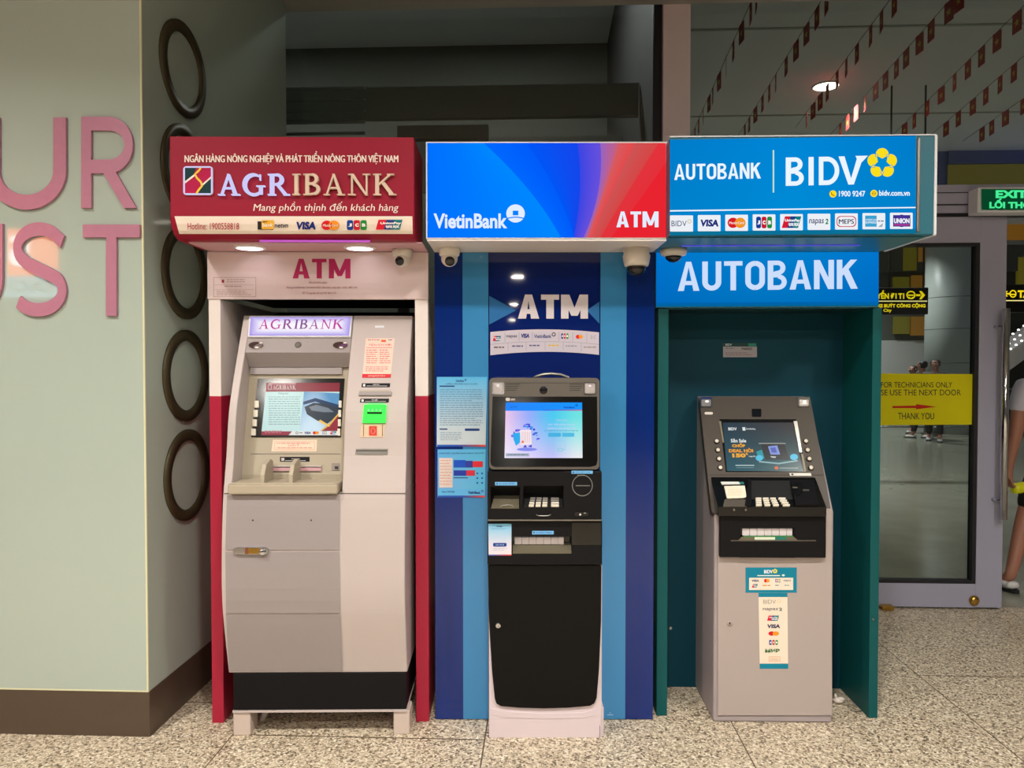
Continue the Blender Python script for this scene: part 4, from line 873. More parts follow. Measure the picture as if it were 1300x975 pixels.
b = MB(); BP0 = vpad(FV, 0); text(b, BP0, 'V', 773, 904.5, 776, 906, L(150, 190, 220), .001, .03); rect(b, BP0, 771, 907, 778.5, 908, L(150, 190, 220), .001); ring(b, BP0, 611, 326, 1.6, 1.6, .6, L(120, 170, 200), .001, None, 10); b.build('small_print', bd)

# posters on the left stripes
b = MB(); lg_q = [(554.5,478.5),(618.5,478.5),(616.5,567),(554.5,567)]; slab(b, BP0, lg_q, 0, .0012, PRINT, L(150, 200, 226))
def pg(s, t):
    a, c = L(84, 176, 224), L(192, 206, 214); e = min(1, t*1.3); return tuple(a[i]*(1-e)+c[i]*e for i in range(3))
quadgrid(b, BP0, lg_q, pg, 4, 8, .0018); NV = L(28, 60, 120)
quadgrid(b, BP0, [(555,564.5),(616.5,564.5),(616.5,567),(555,567)], lambda s, t: L(40+190*max(0, s-.4)/.6, 90-20*s, 180-120*max(0, s-.4)/.6), 10, 1, .0022)
text(b, BP0, 'VietinBank', 578.5, 482, 589, 485, NV, .0024, .02); ring(b, BP0, 591, 482.3, 1.3, 1.3, .6, NV, .0024, None, 10); text(b, BP0, 'HƯỚNG DẪN GIAO DỊCH TẠI ATM', 566, 486, 606, 488.4, NV, .0024, .03)
rect(b, BP0, 558, 489.5, 577, 491, NV, .0024); lines(b, BP0, 558.5, 494.5, 613, 542, 17, L(84, 124, 156), .0024, None, .26); rect(b, BP0, 558, 544, 568, 545.6, NV, .0024); poly(b, BP0, rpts(590, 544, 609, 547, 1.2), NV, .0024); lines(b, BP0, 559, 549, 586, 560, 5, L(110, 140, 170), .0024, None, .3)
single('instruction_poster', b, FV, BP0.P(585, 567), 'tall light blue instruction sheet on the left stripes, the upper of two', 'poster')
b = MB(); lg_q = [(555.5,570.5),(616.5,570.5),(615.5,631.5),(555.5,631.5)]; slab(b, BP0, lg_q, 0, .0012, PRINT, L(110, 170, 214))
quadgrid(b, BP0, lg_q, lambda s, t: L(92+30*t*(1-s), 168+14*s, 222), 4, 4, .0018)
text(b, BP0, 'HẠN MỨC VÀ PHÍ GIAO DỊCH TẠI ATM', 557.5, 574, 614, 576.4, NV, .0024, .03); rect(b, BP0, 557.5, 581.5, 574.5, 619, L(214, 200, 196), .0024); lines(b, BP0, 558.5, 584, 573.5, 618, 9, L(206, 150, 130), .003, None, .25)
rect(b, BP0, 576, 584, 591, 593.5, L(30, 80, 190), .0024); rect(b, BP0, 591, 585, 600, 593.5, L(50, 60, 150), .0024); rect(b, BP0, 600, 585.5, 613, 593, L(214, 50, 60), .0024); rect(b, BP0, 576, 597, 592, 604, L(40, 60, 160), .0024); rect(b, BP0, 592, 597, 603, 604, L(206, 50, 66), .0024); rect(b, BP0, 576, 606, 594, 607, NV, .0024)
for i in range(3):
    for j in range(2): poly(b, BP0, epts(606+j*6, 601+i*6, 1.3, 1.3, 8), L(40, 90, 170), .0024)
rect(b, BP0, 556, 621, 615.5, 629, L(96, 176, 226), .0022); text(b, BP0, 'Hotline: 1900 558 868', 561, 623.3, 577, 625.3, NV, .0026, .02); text(b, BP0, 'VietinBank', 594, 623.5, 610, 627, NV, .0026, .03); ring(b, BP0, 612.3, 623.4, 1.6, 1.6, .7, NV, .0026, None, 10)
quadgrid(b, BP0, [(556,629.2),(615.5,629.2),(615.5,631.5),(556,631.5)], lambda s, t: L(40+190*max(0, s-.5)/.5, 90-20*s, 180-120*max(0, s-.5)/.5), 10, 1, .0022)
single('fee_poster', b, FV, BP0.P(585, 631), 'shorter blue sheet with red and blue bars, the lower of two on the left stripes', 'poster')

# the machine
vm = thing('cash_machine', FV, (FV.u(691, 930, -.14), -.1, 0), 'slim black cash machine with a white base in front of the blue board', 'cash machine')
dm = -.145
fu = lambda px_, d=dm, py=700: FV.u(px_, py, d)
fz = lambda py, d=dm: FV.z(691, py, d)
b = MB(); box(b, fu(620.5), fu(764.5), dm, -.001, fz(938.5), fz(717), M['lilacw'], .004); box(b, fu(764.5), fu(767.5), dm+.01, -.002, fz(938), fz(900), M['lilacw'], .002); b.build('base_cabinet', vm)
FP = vpad(FV, dm)
b = MB(); slab(b, FP, [(619.5,718),(763.5,718),(763,790),(760.5,850),(757.5,886),(754.5,893),(749,896),(720,898.5),(690,899.3),(660,898.5),(636,896.5),(630.5,893.5),(628.2,887),(624.5,850),(621,790)], 0, .010, M['darkq']); dr = b.build('door', vm)
b = MB(); lathe(b, [(.011, 0), (.011, .004), (.008, .006), (.003, .005), (0, .004)], FP.P(632.5, 794, .010), (0, -1, 0), M['chrome'], 20); b.build('lock', dr)
b = MB(); rect(b, FP, 761.2, 921, 761.8, 938, L(90, 80, 84), .001); slab(b, FP, [(623,899),(640,903.5),(690,906),(740,905),(757,900.5),(757,908),(740,911.5),(690,912.5),(640,911),(624,907)], 0, .002, M['lilacw']); b.build('base_trim', vm)
# dispenser module
d2 = -.165; DPd = vpad(FV, d2)
b = MB(); zq0, zq1 = FV.z(691, 717, d2), FV.z(691, 661.5, d2); x0, x1 = fu(618.8, d2), fu(764.5, d2)
xr0, xr1, zr0, zr1 = fu(651, d2), fu(725.5, d2), FV.z(691, 703, d2), FV.z(691, 681, d2)
box(b, x0, xr0, d2, -.002, zq0, zq1, M['darkp'], .003); box(b, xr1, x1, d2, -.002, zq0, zq1, M['darkp'], .003); box(b, xr0-.003, xr1+.003, d2, -.002, zq0, zr0, M['darkp']); box(b, xr0-.003, xr1+.003, d2, -.002, zr1, zq1-.001, M['darkp']); box(b, xr0-.003, xr1+.003, d2+.05, -.002, zr0, zr1, M['bezel'])
b.build('dispenser_module', vm)
b = MB(); prism(b, [(d2+.002, zr0), (d2+.002, zr0+.006), (d2+.04, zr0+.032), (d2+.049, zr0+.032), (d2+.049, zr0)], xr0, xr1, M['olive']); b.build('dispenser_lip', vm)
RP = vpad(FV, d2+.03)
for i in range(7):
    xa = 653.2+i*9.3; b = MB(); rslab(b, RP, xa, 682.3, xa+(8.9 if i < 6 else 6.6), 691, -.015, 0, M['roller'], .6); b.build('shutter_segment', vm)
b = MB(); rslab(b, DPd, 726, 663.5, 763, 692, 0, .002, M['bezel']); b.build('glossy_insert', vm)
def bluelab(pad, x0, y0, x1, y1, w='NHẬN TIỀN', par=None):
    b = MB(); rslab(b, pad, x0, y0, x1, y1, 0, .0015, PRINT, 0, L(112, 176, 226)); text(b, pad, w, x0+5, y0+1, x1-3, y1-1, L(60, 90, 150), .0022, .01); poly(b, pad, epts(x0+2.5, (y0+y1)/2, 1, 1, 8), L(30, 50, 110), .0022); b.build('blue_label', vm)
bluelab(DPd, 675.5, 674, 703, 678.4)
b = MB(); lg_q = [(619.8,665),(649.3,665),(649.3,705.5),(620.3,705.5)]; slab(b, DPd, lg_q, 0, .0015, PRINT, L(180, 214, 232)); quadgrid(b, DPd, lg_q, lambda s, t: L(120+100*min(1, t*1.4), 190+30*t, 226), 2, 6, .002)
text(b, DPd, 'VietinBank', 630, 667.2, 638, 669.2, NV, .0026, .02); lines(b, DPd, 624, 670.3, 646, 673, 2, L(110, 160, 200), .0026, None, .3)
poly(b, DPd, rpts(626, 689.3, 643, 693.8, 1.2), L(24, 60, 140), .0026); text(b, DPd, 'QUÉT MÃ QR', 629, 690.5, 640, 692.7, L(190, 210, 240), .003, .02); lines(b, DPd, 626, 696, 644, 700, 2, L(170, 190, 210), .0026, None, .3)
quadgrid(b, DPd, [(620.3,704),(649.3,704),(649.3,705.5),(620.3,705.5)], lambda s, t: L(60+160*s, 100-40*s, 190-130*s), 6, 1, .0026)
single('code_sticker', b, FV, DPd.P(635, 705), 'small light blue sticker at the left of the cash outlet on the black machine', 'sticker')
# keypad module
d3 = -.185; KP = vpad(FV, d3); z0, z1 = FV.z(691, 659.5, d3), FV.z(691, 598.5, d3); x0, x1 = fu(619, d3, 640), fu(764, d3, 640)
b = MB(); kx0, kx1 = fu(664.3, d3, 630), fu(715.3, d3, 630); kz0, kz1 = FV.z(691, 644.5, d3), FV.z(691, 616.5, d3); lx0, lx1, lz0, lz1 = fu(623, d3, 630), fu(660, d3, 630), FV.z(691, 645.5, d3), FV.z(691, 618, d3)
for a in ((x0, lx0, z0, z1), (lx1, kx0, z0, z1), (kx1, x1, z0, z1)): box(b, a[0], a[1], d3, -.002, a[2], a[3], M['darkp'], .0025)
for a in ((lx0, lx1, lz0, lz1), (kx0, kx1, kz0, kz1)):
    box(b, a[0]-.003, a[1]+.003, d3, -.002, z0, a[2], M['darkp']); box(b, a[0]-.003, a[1]+.003, d3, -.002, a[3], z1, M['darkp']); box(b, a[0]-.003, a[1]+.003, d3+.09, -.002, a[2], a[3], M['black'])
b.build('keypad_module', vm)
b = MB(); box(b, x0+.002, x1-.002, d3-.002, d3+.03, z0-.005, z0-.0005, M['steel']); b.build('edge_strip', vm)
b = MB(); TR = Pad(FV, [(d3+.075, lz0+.045), (d3+.004, lz0+.004)]); slab(b, TR, [(627.5,629),(659,629),(658.8,645),(623.5,645)], -.002, .001, M['olive']); tube(b, [TR.P(634, 644, .002), TR.P(638, 641.5, .005), TR.P(644, 641, .006), TR.P(650, 641.5, .005), TR.P(653, 644, .002)], .0022, M['steel'], 8); b.build('receipt_flap', vm)
KB = Pad(FV, [(d3+.085, kz0+.042), (d3+.006, kz0+.006)])
b = MB(); slab(b, KB, [(665.5,628),(714,628),(714.5,643.2),(665,643.2)], -.004, .001, M['black']); b.build('keypad_tray', vm)
for r_ in range(4):
    for c_ in range(4):
        y = 631.2+r_*3.05; x = (672.3+c_*8.2 if c_ < 3 else 699.5)-(r_-1.5)*.5*(1.4-c_*.5); w = 6.4 if c_ < 3 else 10
        b = MB(); rslab(b, KB, x, y, x+w, y+2.0, .001, .006, M['key' if r_ > 1 else 'keym'], .7); b.build('key', vm)
b = MB(); tube(b, [KP.P(680.5, 653.2, .001), KP.P(684, 654.6, .003), KP.P(690, 655, .004), KP.P(696, 654.6, .003), KP.P(699.5, 653.2, .001)], .0022, M['steel'], 8); b.build('grip', vm)
b = MB(); ring(b, KP, 739.3, 616.3, 13.2, 13.6, 1.0, L(120, 118, 116), .0012, None, 40); poly(b, KP, epts(739.3, 616.3, 12.0, 12.4, 36), None, .0008, M['darkp']); rect(b, KP, 731, 616, 749, 617.2, L(110, 108, 106), .0016); rslab(b, KP, 733, 603, 742, 604, 0, .002, M['steel']); b.build('contactless_reader', vm)
b = MB(); rslab(b, KP, 729.5, 650, 747, 655.5, 0, .004, M['bezel'], 2); poly(b, KP, epts(736.5, 653.2, 1.3, 1.3, 10), L(210, 210, 210), .0046); rect(b, KP, 741, 651, 744, 652, L(150, 150, 150), .0046); b.build('headphone_socket', vm)
bluelab(KP, 628.5, 612, 656.5, 616.2, 'IN HOÁ ĐƠN'); bluelab(KP, 725.5, 597.6, 752.5, 601.4, 'ĐẦU ĐỌC THẺ')
# screen head: leans back a little
HP = Pad(FV, [(-.135, FV.z(691, 477.5, -.135)), (-.175, FV.z(691, 597, -.175))])
b = MB(); slab(b, HP, rpts(621, 479.8, 761, 596, 5.5), -.075, .004, M['head'])
hd = b.build('screen_head', vm)
b = MB(); slab(b, HP, [(625.5,503.5),(758,503.5),(758.5,584),(757,590.5),(750,592.5),(628,592.5),(623.5,590),(622.5,585)], .004, .0055, M['bezel']); b.build('screen_bezel', vm)
b = MB()
for sd in (0, 1):
    for i in range(4): xa = (642 if sd == 0 else 723)-i*0; rect(b, HP, xa, 487.5+i*2.6, xa+(18-i*1.5), 488.1+i*2.6, L(44, 40, 36), .0048)
rect(b, HP, 640, 486, 742, 486.4, L(50, 46, 42), .0048); b.build('vent_lines', hd)
for cx in (632.3, 749):
    b = MB(); rslab(b, HP, cx-7.8, 485.3, cx+7.8, 500.8, .002, .007, M['chrome'], 2); rslab(b, HP, cx-6.6, 486.5, cx+6.6, 499.6, .007, .0078, M['lens'], 1.5); poly(b, HP, epts(cx, 489.8, 2.0, 1.5, 12), (.9, .82, .8), .0086, GLOW); b.build('lamp', vm)
b = MB(); lathe(b, [(.0155, 0), (.0155, .003), (.012, .004), (0, .0045)], HP.P(690, 495.3, .004), (0, -1, 0), M['camd'], 24); b.build('camera', vm)
b = MB(); text(b, HP, 'HYOSUNG', 642, 505.4, 654, 508.5, L(190, 186, 180), .0062, .02) if False else text(b, HP, 'atm', 648.5, 505.5, 654, 508.5, L(186, 182, 176), .0062, .03); poly(b, HP, rpts(642, 505, 647.5, 509, 1.5), L(190, 186, 180), .0062); b.build('badge', vm)
b = MB(); Q = [(642,511),(739,511),(739.5,581.5),(640.5,581.5)]
def vs_(s, t):
    s2 = min(1, max(0, s*1.1)); base = [(236, 196, 232), (150, 170, 250), (70, 200, 240), (110, 226, 226)]
    x = s2*3; i = min(2, int(x)); f = x-i; c = [base[i][j]*(1-f)+base[i+1][j]*f for j in range(3)]
    bt = [(240, 236, 252), (226, 214, 250), (196, 190, 246), (236, 236, 240)]; d_ = [bt[i][j]*(1-f)+bt[i+1][j]*f for j in range(3)]
    e = min(1, max(0, (t-.25)/.75)); return L(*[c[j]*(1-e)+d_[j]*e for j in range(3)])
quadgrid(b, HP, Q, vs_, 16, 12, .0062, SCREEN); quadgrid(b, HP, [(642,511),(739,511),(739.1,521.5),(641.8,521.5)], lambda s, t: L(10, 130+20*s, 250), 4, 1, .0066, SCREEN); quadgrid(b, HP, [(690,520),(739.1,520),(739.1,521.5),(690,521.5)], lambda s, t: L(40+150*s, 110, 240-80*s), 6, 1, .007, SCREEN)
text(b, HP, 'ATM', 648, 515.5, 656, 518, L(0, 80, 200), .0072, .02, SCREEN); text(b, HP, 'VietinBank', 715, 515.8, 730, 518.4, L(0, 70, 190), .0072, .03, SCREEN); ring(b, HP, 732, 514.5, 1.6, 1.6, .7, L(0, 60, 170), .0072, SCREEN, 10)
random.seed(9)
for i in range(46):
    a = random.uniform(0, 360); rr_ = random.uniform(11, 17); cx, cy = 667+rr_*1.0*math.cos(math.radians(a)), 554+rr_*.95*math.sin(math.radians(a))
    if 30 < a < 150: continue
    poly(b, HP, epts(cx, cy, random.uniform(.8, 2.6), random.uniform(.8, 2.2), 7), random.choice([L(50, 70, 220), L(90, 90, 230), L(30, 150, 230), L(120, 110, 236), L(70, 60, 200)]), .0068+.00002*i, SCREEN)
poly(b, HP, [(651,550),(661,549),(660,562),(655,566),(652,558)], L(40, 170, 236), .0078, SCREEN); poly(b, HP, [(660,546),(674,545.5),(675,564),(661,565)], L(246, 230, 236), .008, SCREEN)
for i in range(5): rect(b, HP, 662.5+i*2.3, 548, 663.4+i*2.3, 562, L(226, 196, 200), .0084, SCREEN)
poly(b, HP, epts(663.5, 561, 1.8, 1.8, 8), L(240, 130, 100), .0086, SCREEN); poly(b, HP, epts(669, 570.5, 13, 2.2, 20), L(130, 140, 236), .0076, SCREEN); poly(b, HP, [(664,568),(667,564.5),(669,568)], L(60, 60, 190), .0086, SCREEN); poly(b, HP, [(670,567),(675,564.5),(675,568)], L(60, 60, 190), .0086, SCREEN)
text(b, HP, 'TRẢI NGHIỆM', 706, 532, 720, 535, L(190, 200, 240), .0072, .01, SCREEN); text(b, HP, 'RÚT TIỀN BẰNG MÃ QR', 696, 537, 730, 540.5, L(200, 206, 244), .0072, .02, SCREEN); text(b, HP, 'KHÔNG CẦN DÙNG THẺ', 695, 541.5, 731, 545, L(200, 206, 244), .0072, .02, SCREEN); lines(b, HP, 691, 546.5, 734, 548, 1, L(90, 160, 200), .0072, SCREEN, .5)
poly(b, HP, rpts(696, 549.5, 712, 554.5, 1), L(70, 176, 226), .0072, SCREEN); poly(b, HP, rpts(713.5, 549.5, 729, 554.5, 1), L(80, 186, 226), .0072, SCREEN); frame4(b, HP, 705, 559.5, 718, 571, .6, L(150, 210, 230), .0072, SCREEN); ring(b, HP, 711.5, 571, 4, 2.4, .6, L(110, 200, 220), .0076, SCREEN, 14)
rect(b, HP, 642, 575.5, 672, 579.5, L(170, 180, 200), .0072, SCREEN); lines(b, HP, 645, 576.5, 670, 579, 1, L(110, 120, 140), .0076, SCREEN, .5)
b.build('screen', vm)
ct = vpad(FV, -.03); b = MB(); tube(b, [ct.P(678, 480, 0), ct.P(682, 477.5, 0), ct.P(690, 475.4, 0), ct.P(700, 474.6, 0), ct.P(712, 475.6, 0), ct.P(721, 479, 0), ct.P(723, 484, 0)], .006, M['steel'], 10); b.build('cable', vm)

# ================================================================== right: blue sign, teal booth, silver machine
dB = -.385
zB1 = FB.z(1000, 173, dB); zB0 = FB.z(1000, 298.5, dB)
u0, u1, u2 = FB.u(850.3, 240, dB), FB.u(1164, 240, dB), FB.u(1188, 240, dB)
sg = thing('bank_sign', FB, ((u0+u2)/2, -.19, zB0), 'lit sky blue box sign with card logos at the right, topmost of the blue signs', 'sign')
b = MB(); box(b, u0, u2, dB+.002, -.012, zB0, zB1, M['tealf'], .004); b.build('box', sg)
b = MB(); box(b, u1, u1+.010, dB-.004, dB+.01, zB0+.01, zB1-.01, M['steel'], .002); b.build('edge_trim', sg)
b = MB(); box(b, u2-.006, u2+.003, dB-.002, dB+.006, zB0, zB1, M['frost']); box(b, u2-.006, u2+.003, dB, -.015, zB0-.003, zB0, M['frost']); box(b, u0, u2, dB, dB+.006, zB1, zB1+.004, M['frost']); b.build('corner_edge', sg)
P2 = vpad(FB, dB)
b = MB(); Q = [(850.5,177.5),(1162.5,172.5),(1162.5,296.5),(850.5,299)]
def sb(s, t):
    e = abs(s-.5)*2; base = (0, 140-10*e-6*(1-t), 214-12*e); return L(*base)
quadgrid(b, P2, Q, sb, 12, 6, .002, GLOW); WW = L(236, 246, 255)
poly(b, P2, [(850.5,266.8),(1162.5,262.6),(1162.5,264.2),(850.5,268.6)], WW, .0028, GLOW); quadgrid(b, P2, [(850.5,294),(1162.5,291),(1162.5,296.5),(850.5,299)], lambda s, t: L(10, 112, 150), 2, 1, .0026, GLOW); b.build('lit_face', sg)
b = MB(); SK = -.012
put_bold(b, P2, 'AUTOBANK', [(856,208.5),(966,206.5),(966,226.5),(856,228.5)], WW, .0035, GLOW, .165); b.build('lettering', sg); b = MB()
rect(b, P2, 981, 190.5, 982.8, 244.5, L(200, 232, 200), .0035, GLOW)
b.build('divider_bar', sg); b = MB()
for ch, xa, xb, w_ in (('B', 997.5, 1020.5, .17), ('I', 1026.5, 1033, .18), ('D', 1039.5, 1065.5, .165), ('V', 1064.5, 1096.5, .17)): put_bold(b, P2, ch, [(xa,200.4-xa*.0205+20),(xb,200.4-xb*.0205+20),(xb,236.4-xb*.0205+20),(xa,236.4-xa*.0205+20)], WW, .0035, GLOW, w_)
poly(b, P2, [(1086,197.9),(1102,197.6),(1094,206),(1090,206)], WW, .0045, GLOW); b.build('bank_name', sg); b = MB()
lg_flower(b, P2, 1120, 207.2, 19.6, .0036, GLOW); b.build('flower_emblem', sg); b = MB()
for cx, cy in ((1057.5, 246.2), (1109.5, 245.6)): poly(b, P2, epts(cx, cy, 4.6, 4.6, 18), L(250, 222, 30), .0036, GLOW)
stt = []; stroke(stt, [(1055.3,244),(1056,247),(1059.4,248.6)], 1.4)
for q in stt: poly(b, P2, q, L(190, 120, 20), .0044, GLOW)
ring(b, P2, 1109.5, 245.6, 2.6, 2.6, .7, L(190, 130, 40), .0044, GLOW, 14); rect(b, P2, 1107, 245.2, 1112, 246, L(190, 130, 40), .0044, GLOW)
text(b, P2, '1900 9247', 1065, 242.2, 1098.5, 249.6, WW, .0036, .025, GLOW); text(b, P2, 'bidv.com.vn', 1116, 241.6, 1155, 248.6, WW, .0036, .03, GLOW); b.build('contact_line', sg)
for i in range(9):
    b = MB(); xa = 851+i*34.85 if i else 850.5; xb = 850.6+29.3+i*34.85; y = 273.4-i*.42; ye = y+20.6
    poly(b, P2, rpts(xa, y, xb, ye, 1), L(236, 240, 246), .0035, GLOW); cx = (xa+xb)/2; cy = (y+ye)/2; K, G = .0042, GLOW
    if i == 0: text(b, P2, 'BIDV', xa+2, cy-3.4, cx+6.5, cy+3.6, L(50, 60, 100), K, .0, G); ring(b, P2, cx+10, cy-2.6, 2.6, 2.6, .8, L(206, 180, 120), K, G, 12)
    if i == 1: lg_visa(b, P2, xa+2.5, cy-4.6, xb-1.5, cy+4.4, K, G)
    if i == 2: lg_mc(b, P2, xa+3, cy-6.6, xb-3, cy+6.6, K, G)
    if i == 3: lg_jcb(b, P2, xa+4, cy-7.4, xb-4, cy+7.4, K, G)
    if i == 4: lg_up(b, P2, xa+2, cy-7.4, xb-2, cy+7.4, K, G)
    if i == 5: text(b, P2, 'napas', xa+1.5, cy-3.4, xb-8, cy+4.4, L(40, 50, 100), K, .01, G, .1); text(b, P2, '2', xb-6.5, cy-4, xb-2, cy+3, L(40, 130, 80), K, .04, G, .1)
    if i == 6:
        for e_, cc in ((0, (196, 60, 70)), (1.6, (236, 240, 246))): poly(b, P2, rpts(xa+2+e_*.6, y+3.4+e_*.6, xb-2-e_*.6, ye-3.4-e_*.6, 5), L(*cc), K+e_*.0002, G)
        text(b, P2, 'MEPS', cx-9.5, cy-3, cx+9.5, cy+3, L(50, 50, 70), K+.001, .05, G)
    if i == 7: rect(b, P2, xa+3.4, y+3.2, xa+18, ye-3.2, L(60, 160, 206), K, G); text(b, P2, 'AMERICAN', xa+4, cy-3, xa+17.6, cy-.4, L(230, 244, 255), K+.0006, .02, G); text(b, P2, 'EXPRESS', xa+4, cy+.4, xa+17.6, cy+3, L(230, 244, 255), K+.0006, .02, G); lines(b, P2, xa+19.5, cy-1, xb-2, cy+1.4, 1, L(120, 140, 160), K, G, .7); poly(b, P2, [(xb-9,ye-3),(xb-2.5,ye-8),(xb-4,ye-3)], L(150, 170, 180), K, G)
    if i == 8: rect(b, P2, xa+4, y+3, xb-3, ye-3, L(60, 50, 140), K, G); poly(b, P2, epts(cx+.3, cy, 6.6, 8, 20), L(70, 50, 150), K+.0004, G); text(b, P2, 'UNION', xa+5, cy-3.2, xb-4, cy+3.2, L(236, 236, 246), K+.001, .06, G); rect(b, P2, xa+5, ye-6, xb-4, ye-4.4, L(190, 60, 140), K+.0008, G)
    b.build('card_mark', sg)
b = MB(); box(b, u0+.004, FB.u(1116, 320, -.02), dB+.03, -.014, zB0-.004, zB0-.0003, M['tealf']); b.build('soffit', sg)
b = MB(); ua_, ub_ = FB.u(862, 310, -.15), FB.u(1085, 310, -.15); box(b, ua_, ub_, -.2, -.19, zB0-.008, zB0-.004, mat('violet_blue_led', (90, 90, 230), .5, emis=(70, 70, 220), es=.45)); b.build('light_strip', sg)

bo = thing('machine_booth', FB, (FB.u(975, 900, .15), .15, 0), 'dark teal booth with a lit blue top around the silver machine', 'booth')
bx = lambda px_, py=650: FB.u(px_, py, 0)
L0, L1, R0_, R1_ = bx(834.5), bx(848), bx(1105.5), bx(1117)
zf0, zf1 = FB.z(975, 390.5, -.01), min(FB.z(975, 316.5, -.01), zB0-.009)
b = MB(); box(b, FB.u(832, 350, -.012), FB.u(1116, 350, -.012), -.012, .06, zf0, zf1, M['tealf'], .003); fa = b.build('lightbox', bo)
P3 = vpad(FB, -.012)
b = MB(); quadgrid(b, P3, [(833,317),(1115.5,315.2),(1115.5,388.2),(833,389.6)], lambda s, t: L(0, 118+10*math.sin(math.pi*s)-14*t, 206-16*t), 8, 4, .001, GLOW)
quadgrid(b, P3, [(833,384),(1115.5,383),(1115.5,388.2),(833,389.6)], lambda s, t: L(0, 100, 180-30*t), 4, 1, .0014, GLOW); b.build('lit_face', fa)
def bk(t): return L(206-20*t, 226-10*t, 252)
b = MB(); put_bold(b, P3, 'AUTOBANK', [(860.5,332.5),(1089,329.5),(1089,366.5),(860.5,369.5)], L(204, 222, 250), .0026, GLOW, .17); b.build('lettering', fa)
zg = FB.z(1110, 911, 0)
b = MB(); box(b, L0, L1, 0, .30, 0.001, zf0-.001, M['teal'], .002); b.build('side_panel', bo)
b = MB(); box(b, R0_, R1_, 0, .30, 0.001, zf0-.001, M['teal'], .002); b.build('side_panel', bo)
b = MB(); box(b, L1+.0005, R0_-.0005, .285, .30, .0, zf1-.1, M['tealb']); b.build('back_panel', bo)
b = MB(); box(b, L1+.0005, R0_-.0005, .06, .285, zf0-.003, zf0+.01, M['tealin']); b.build('top_panel', bo)
b = MB(); P4 = vpad(FB, 0); c = P4.P(851, 797); lathe(b, [(.006, 0), (.006, .008), (0, .008)], c, (0, -1, 0), M['steel'], 12); c2 = P4.P(1108, 786); lathe(b, [(.004, 0), (.004, .006), (0, .006)], c2, (0, -1, 0), M['steel'], 12); b.build('screw', bo)
P5 = vpad(FB, .285); b = MB(); slab(b, P5, [(918,435.5),(961,435.5),(961,453.5),(918,453.5)], 0, .001, PRINT, L(168, 166, 172)); rect(b, P5, 918, 435.5, 961, 440, L(40, 70, 72), .0016); text(b, P5, 'BIDV', 921, 436.3, 929, 439, L(190, 210, 210), .0022, .02); rect(b, P5, 950, 436, 960, 439.5, L(50, 140, 120), .002)
lines(b, P5, 921, 441.5, 932, 444, 1, L(120, 116, 124), .0022, None, .5); text(b, P5, 'VN002531', 941, 441.3, 955, 444.3, L(60, 56, 66), .0022, .03); lines(b, P5, 921, 447.5, 958, 452.5, 2, L(140, 120, 124), .0022, None, .4)
single('id_label', b, FB, P5.P(940, 453), 'small grey label on the dark teal back wall above the silver machine', 'label')

# the machine
sm = thing('cash_machine', FB, (FB.u(980, 915, .1), .1, 0), 'silver cash machine with a sloping dark face inside the teal booth', 'cash machine')
dn = -.045
su = lambda px_, py=880, d=dn: FB.u(px_, py, d)
sz = lambda py, d=dn: FB.z(980, py, d)
zs, zt_ = sz(650), 1.322; dt = .212
x0, x1 = su(905.5), su(1056.5)
b = MB(); prism(b, [(dn, .006), (dn, zs), (dt+.012, zt_), (.284, zt_), (.284, .006)], x0, x1, M['silverd'], bev=.008); b.build('cabinet', sm)
b = MB(); P6 = vpad(FB, dn)
slab(b, P6, [(911.5,646),(1055.5,646),(1056.5,908),(911.5,908)], 0, .006, M['silver']); b.build('front_door', sm)
b = MB(); box(b, x0+.004, x1-.004, dn+.006, .28, .0, .018, M['silverd']); b.build('base', sm)
b = MB(); lathe(b, [(.011, 0), (.011, .003), (.007, .004), (0, .003)], P6.P(926.5, 791.5, .006), (0, -1, 0), M['silver'], 20); poly(b, P6, epts(926.5, 791.5, 1.2, 1.8, 10), L(80, 70, 66), .0105); b.build('lock', sm)
df = -.048; zlo = FB.z(980, 650.5, df)
FPf = Pad(FB, [(dt, zt_), (df+.004, zlo)])
b = MB(); slab(b, FPf, [(889.5,503.5),(1027.5,503.5),(1029,507),(1054.5,645),(1053,650.5),(1050,652),(906.5,652),(903.8,650),(902.8,645),(888,507)], -.030, .004, M['fascia']); fs_ = b.build('fascia', sm)
b = MB(); rect(b, FPf, 899.5, 602.6, 1045.5, 603.4, L(52, 46, 42), .0046); b.build('fascia_seam', sm)
for cx, sgn in ((896.5, 1), (1020.5, -1)):
    b = MB(); rslab(b, FPf, cx-7.6, 504, cx+7.6, 516.5, .002, .010, M['chrome'], 1.6); rslab(b, FPf, cx-6, 507, cx+6, 515.5, .010, .0106, M['lens'], 1.5); poly(b, FPf, epts(cx+1, 509.5, 2.6, 1.6, 12), (1, .98, .95), .0114, GLOW); b.build('lamp', sm)
b = MB(); rslab(b, FPf, 954.5, 519, 966.5, 529, .002, .006, M['camd'], 1); b.build('camera', sm)
b = MB(); poly(b, FPf, rpts(894.5, 523, 905, 526.2, 1.5), L(224, 218, 210), .005); b.build('badge', sm)
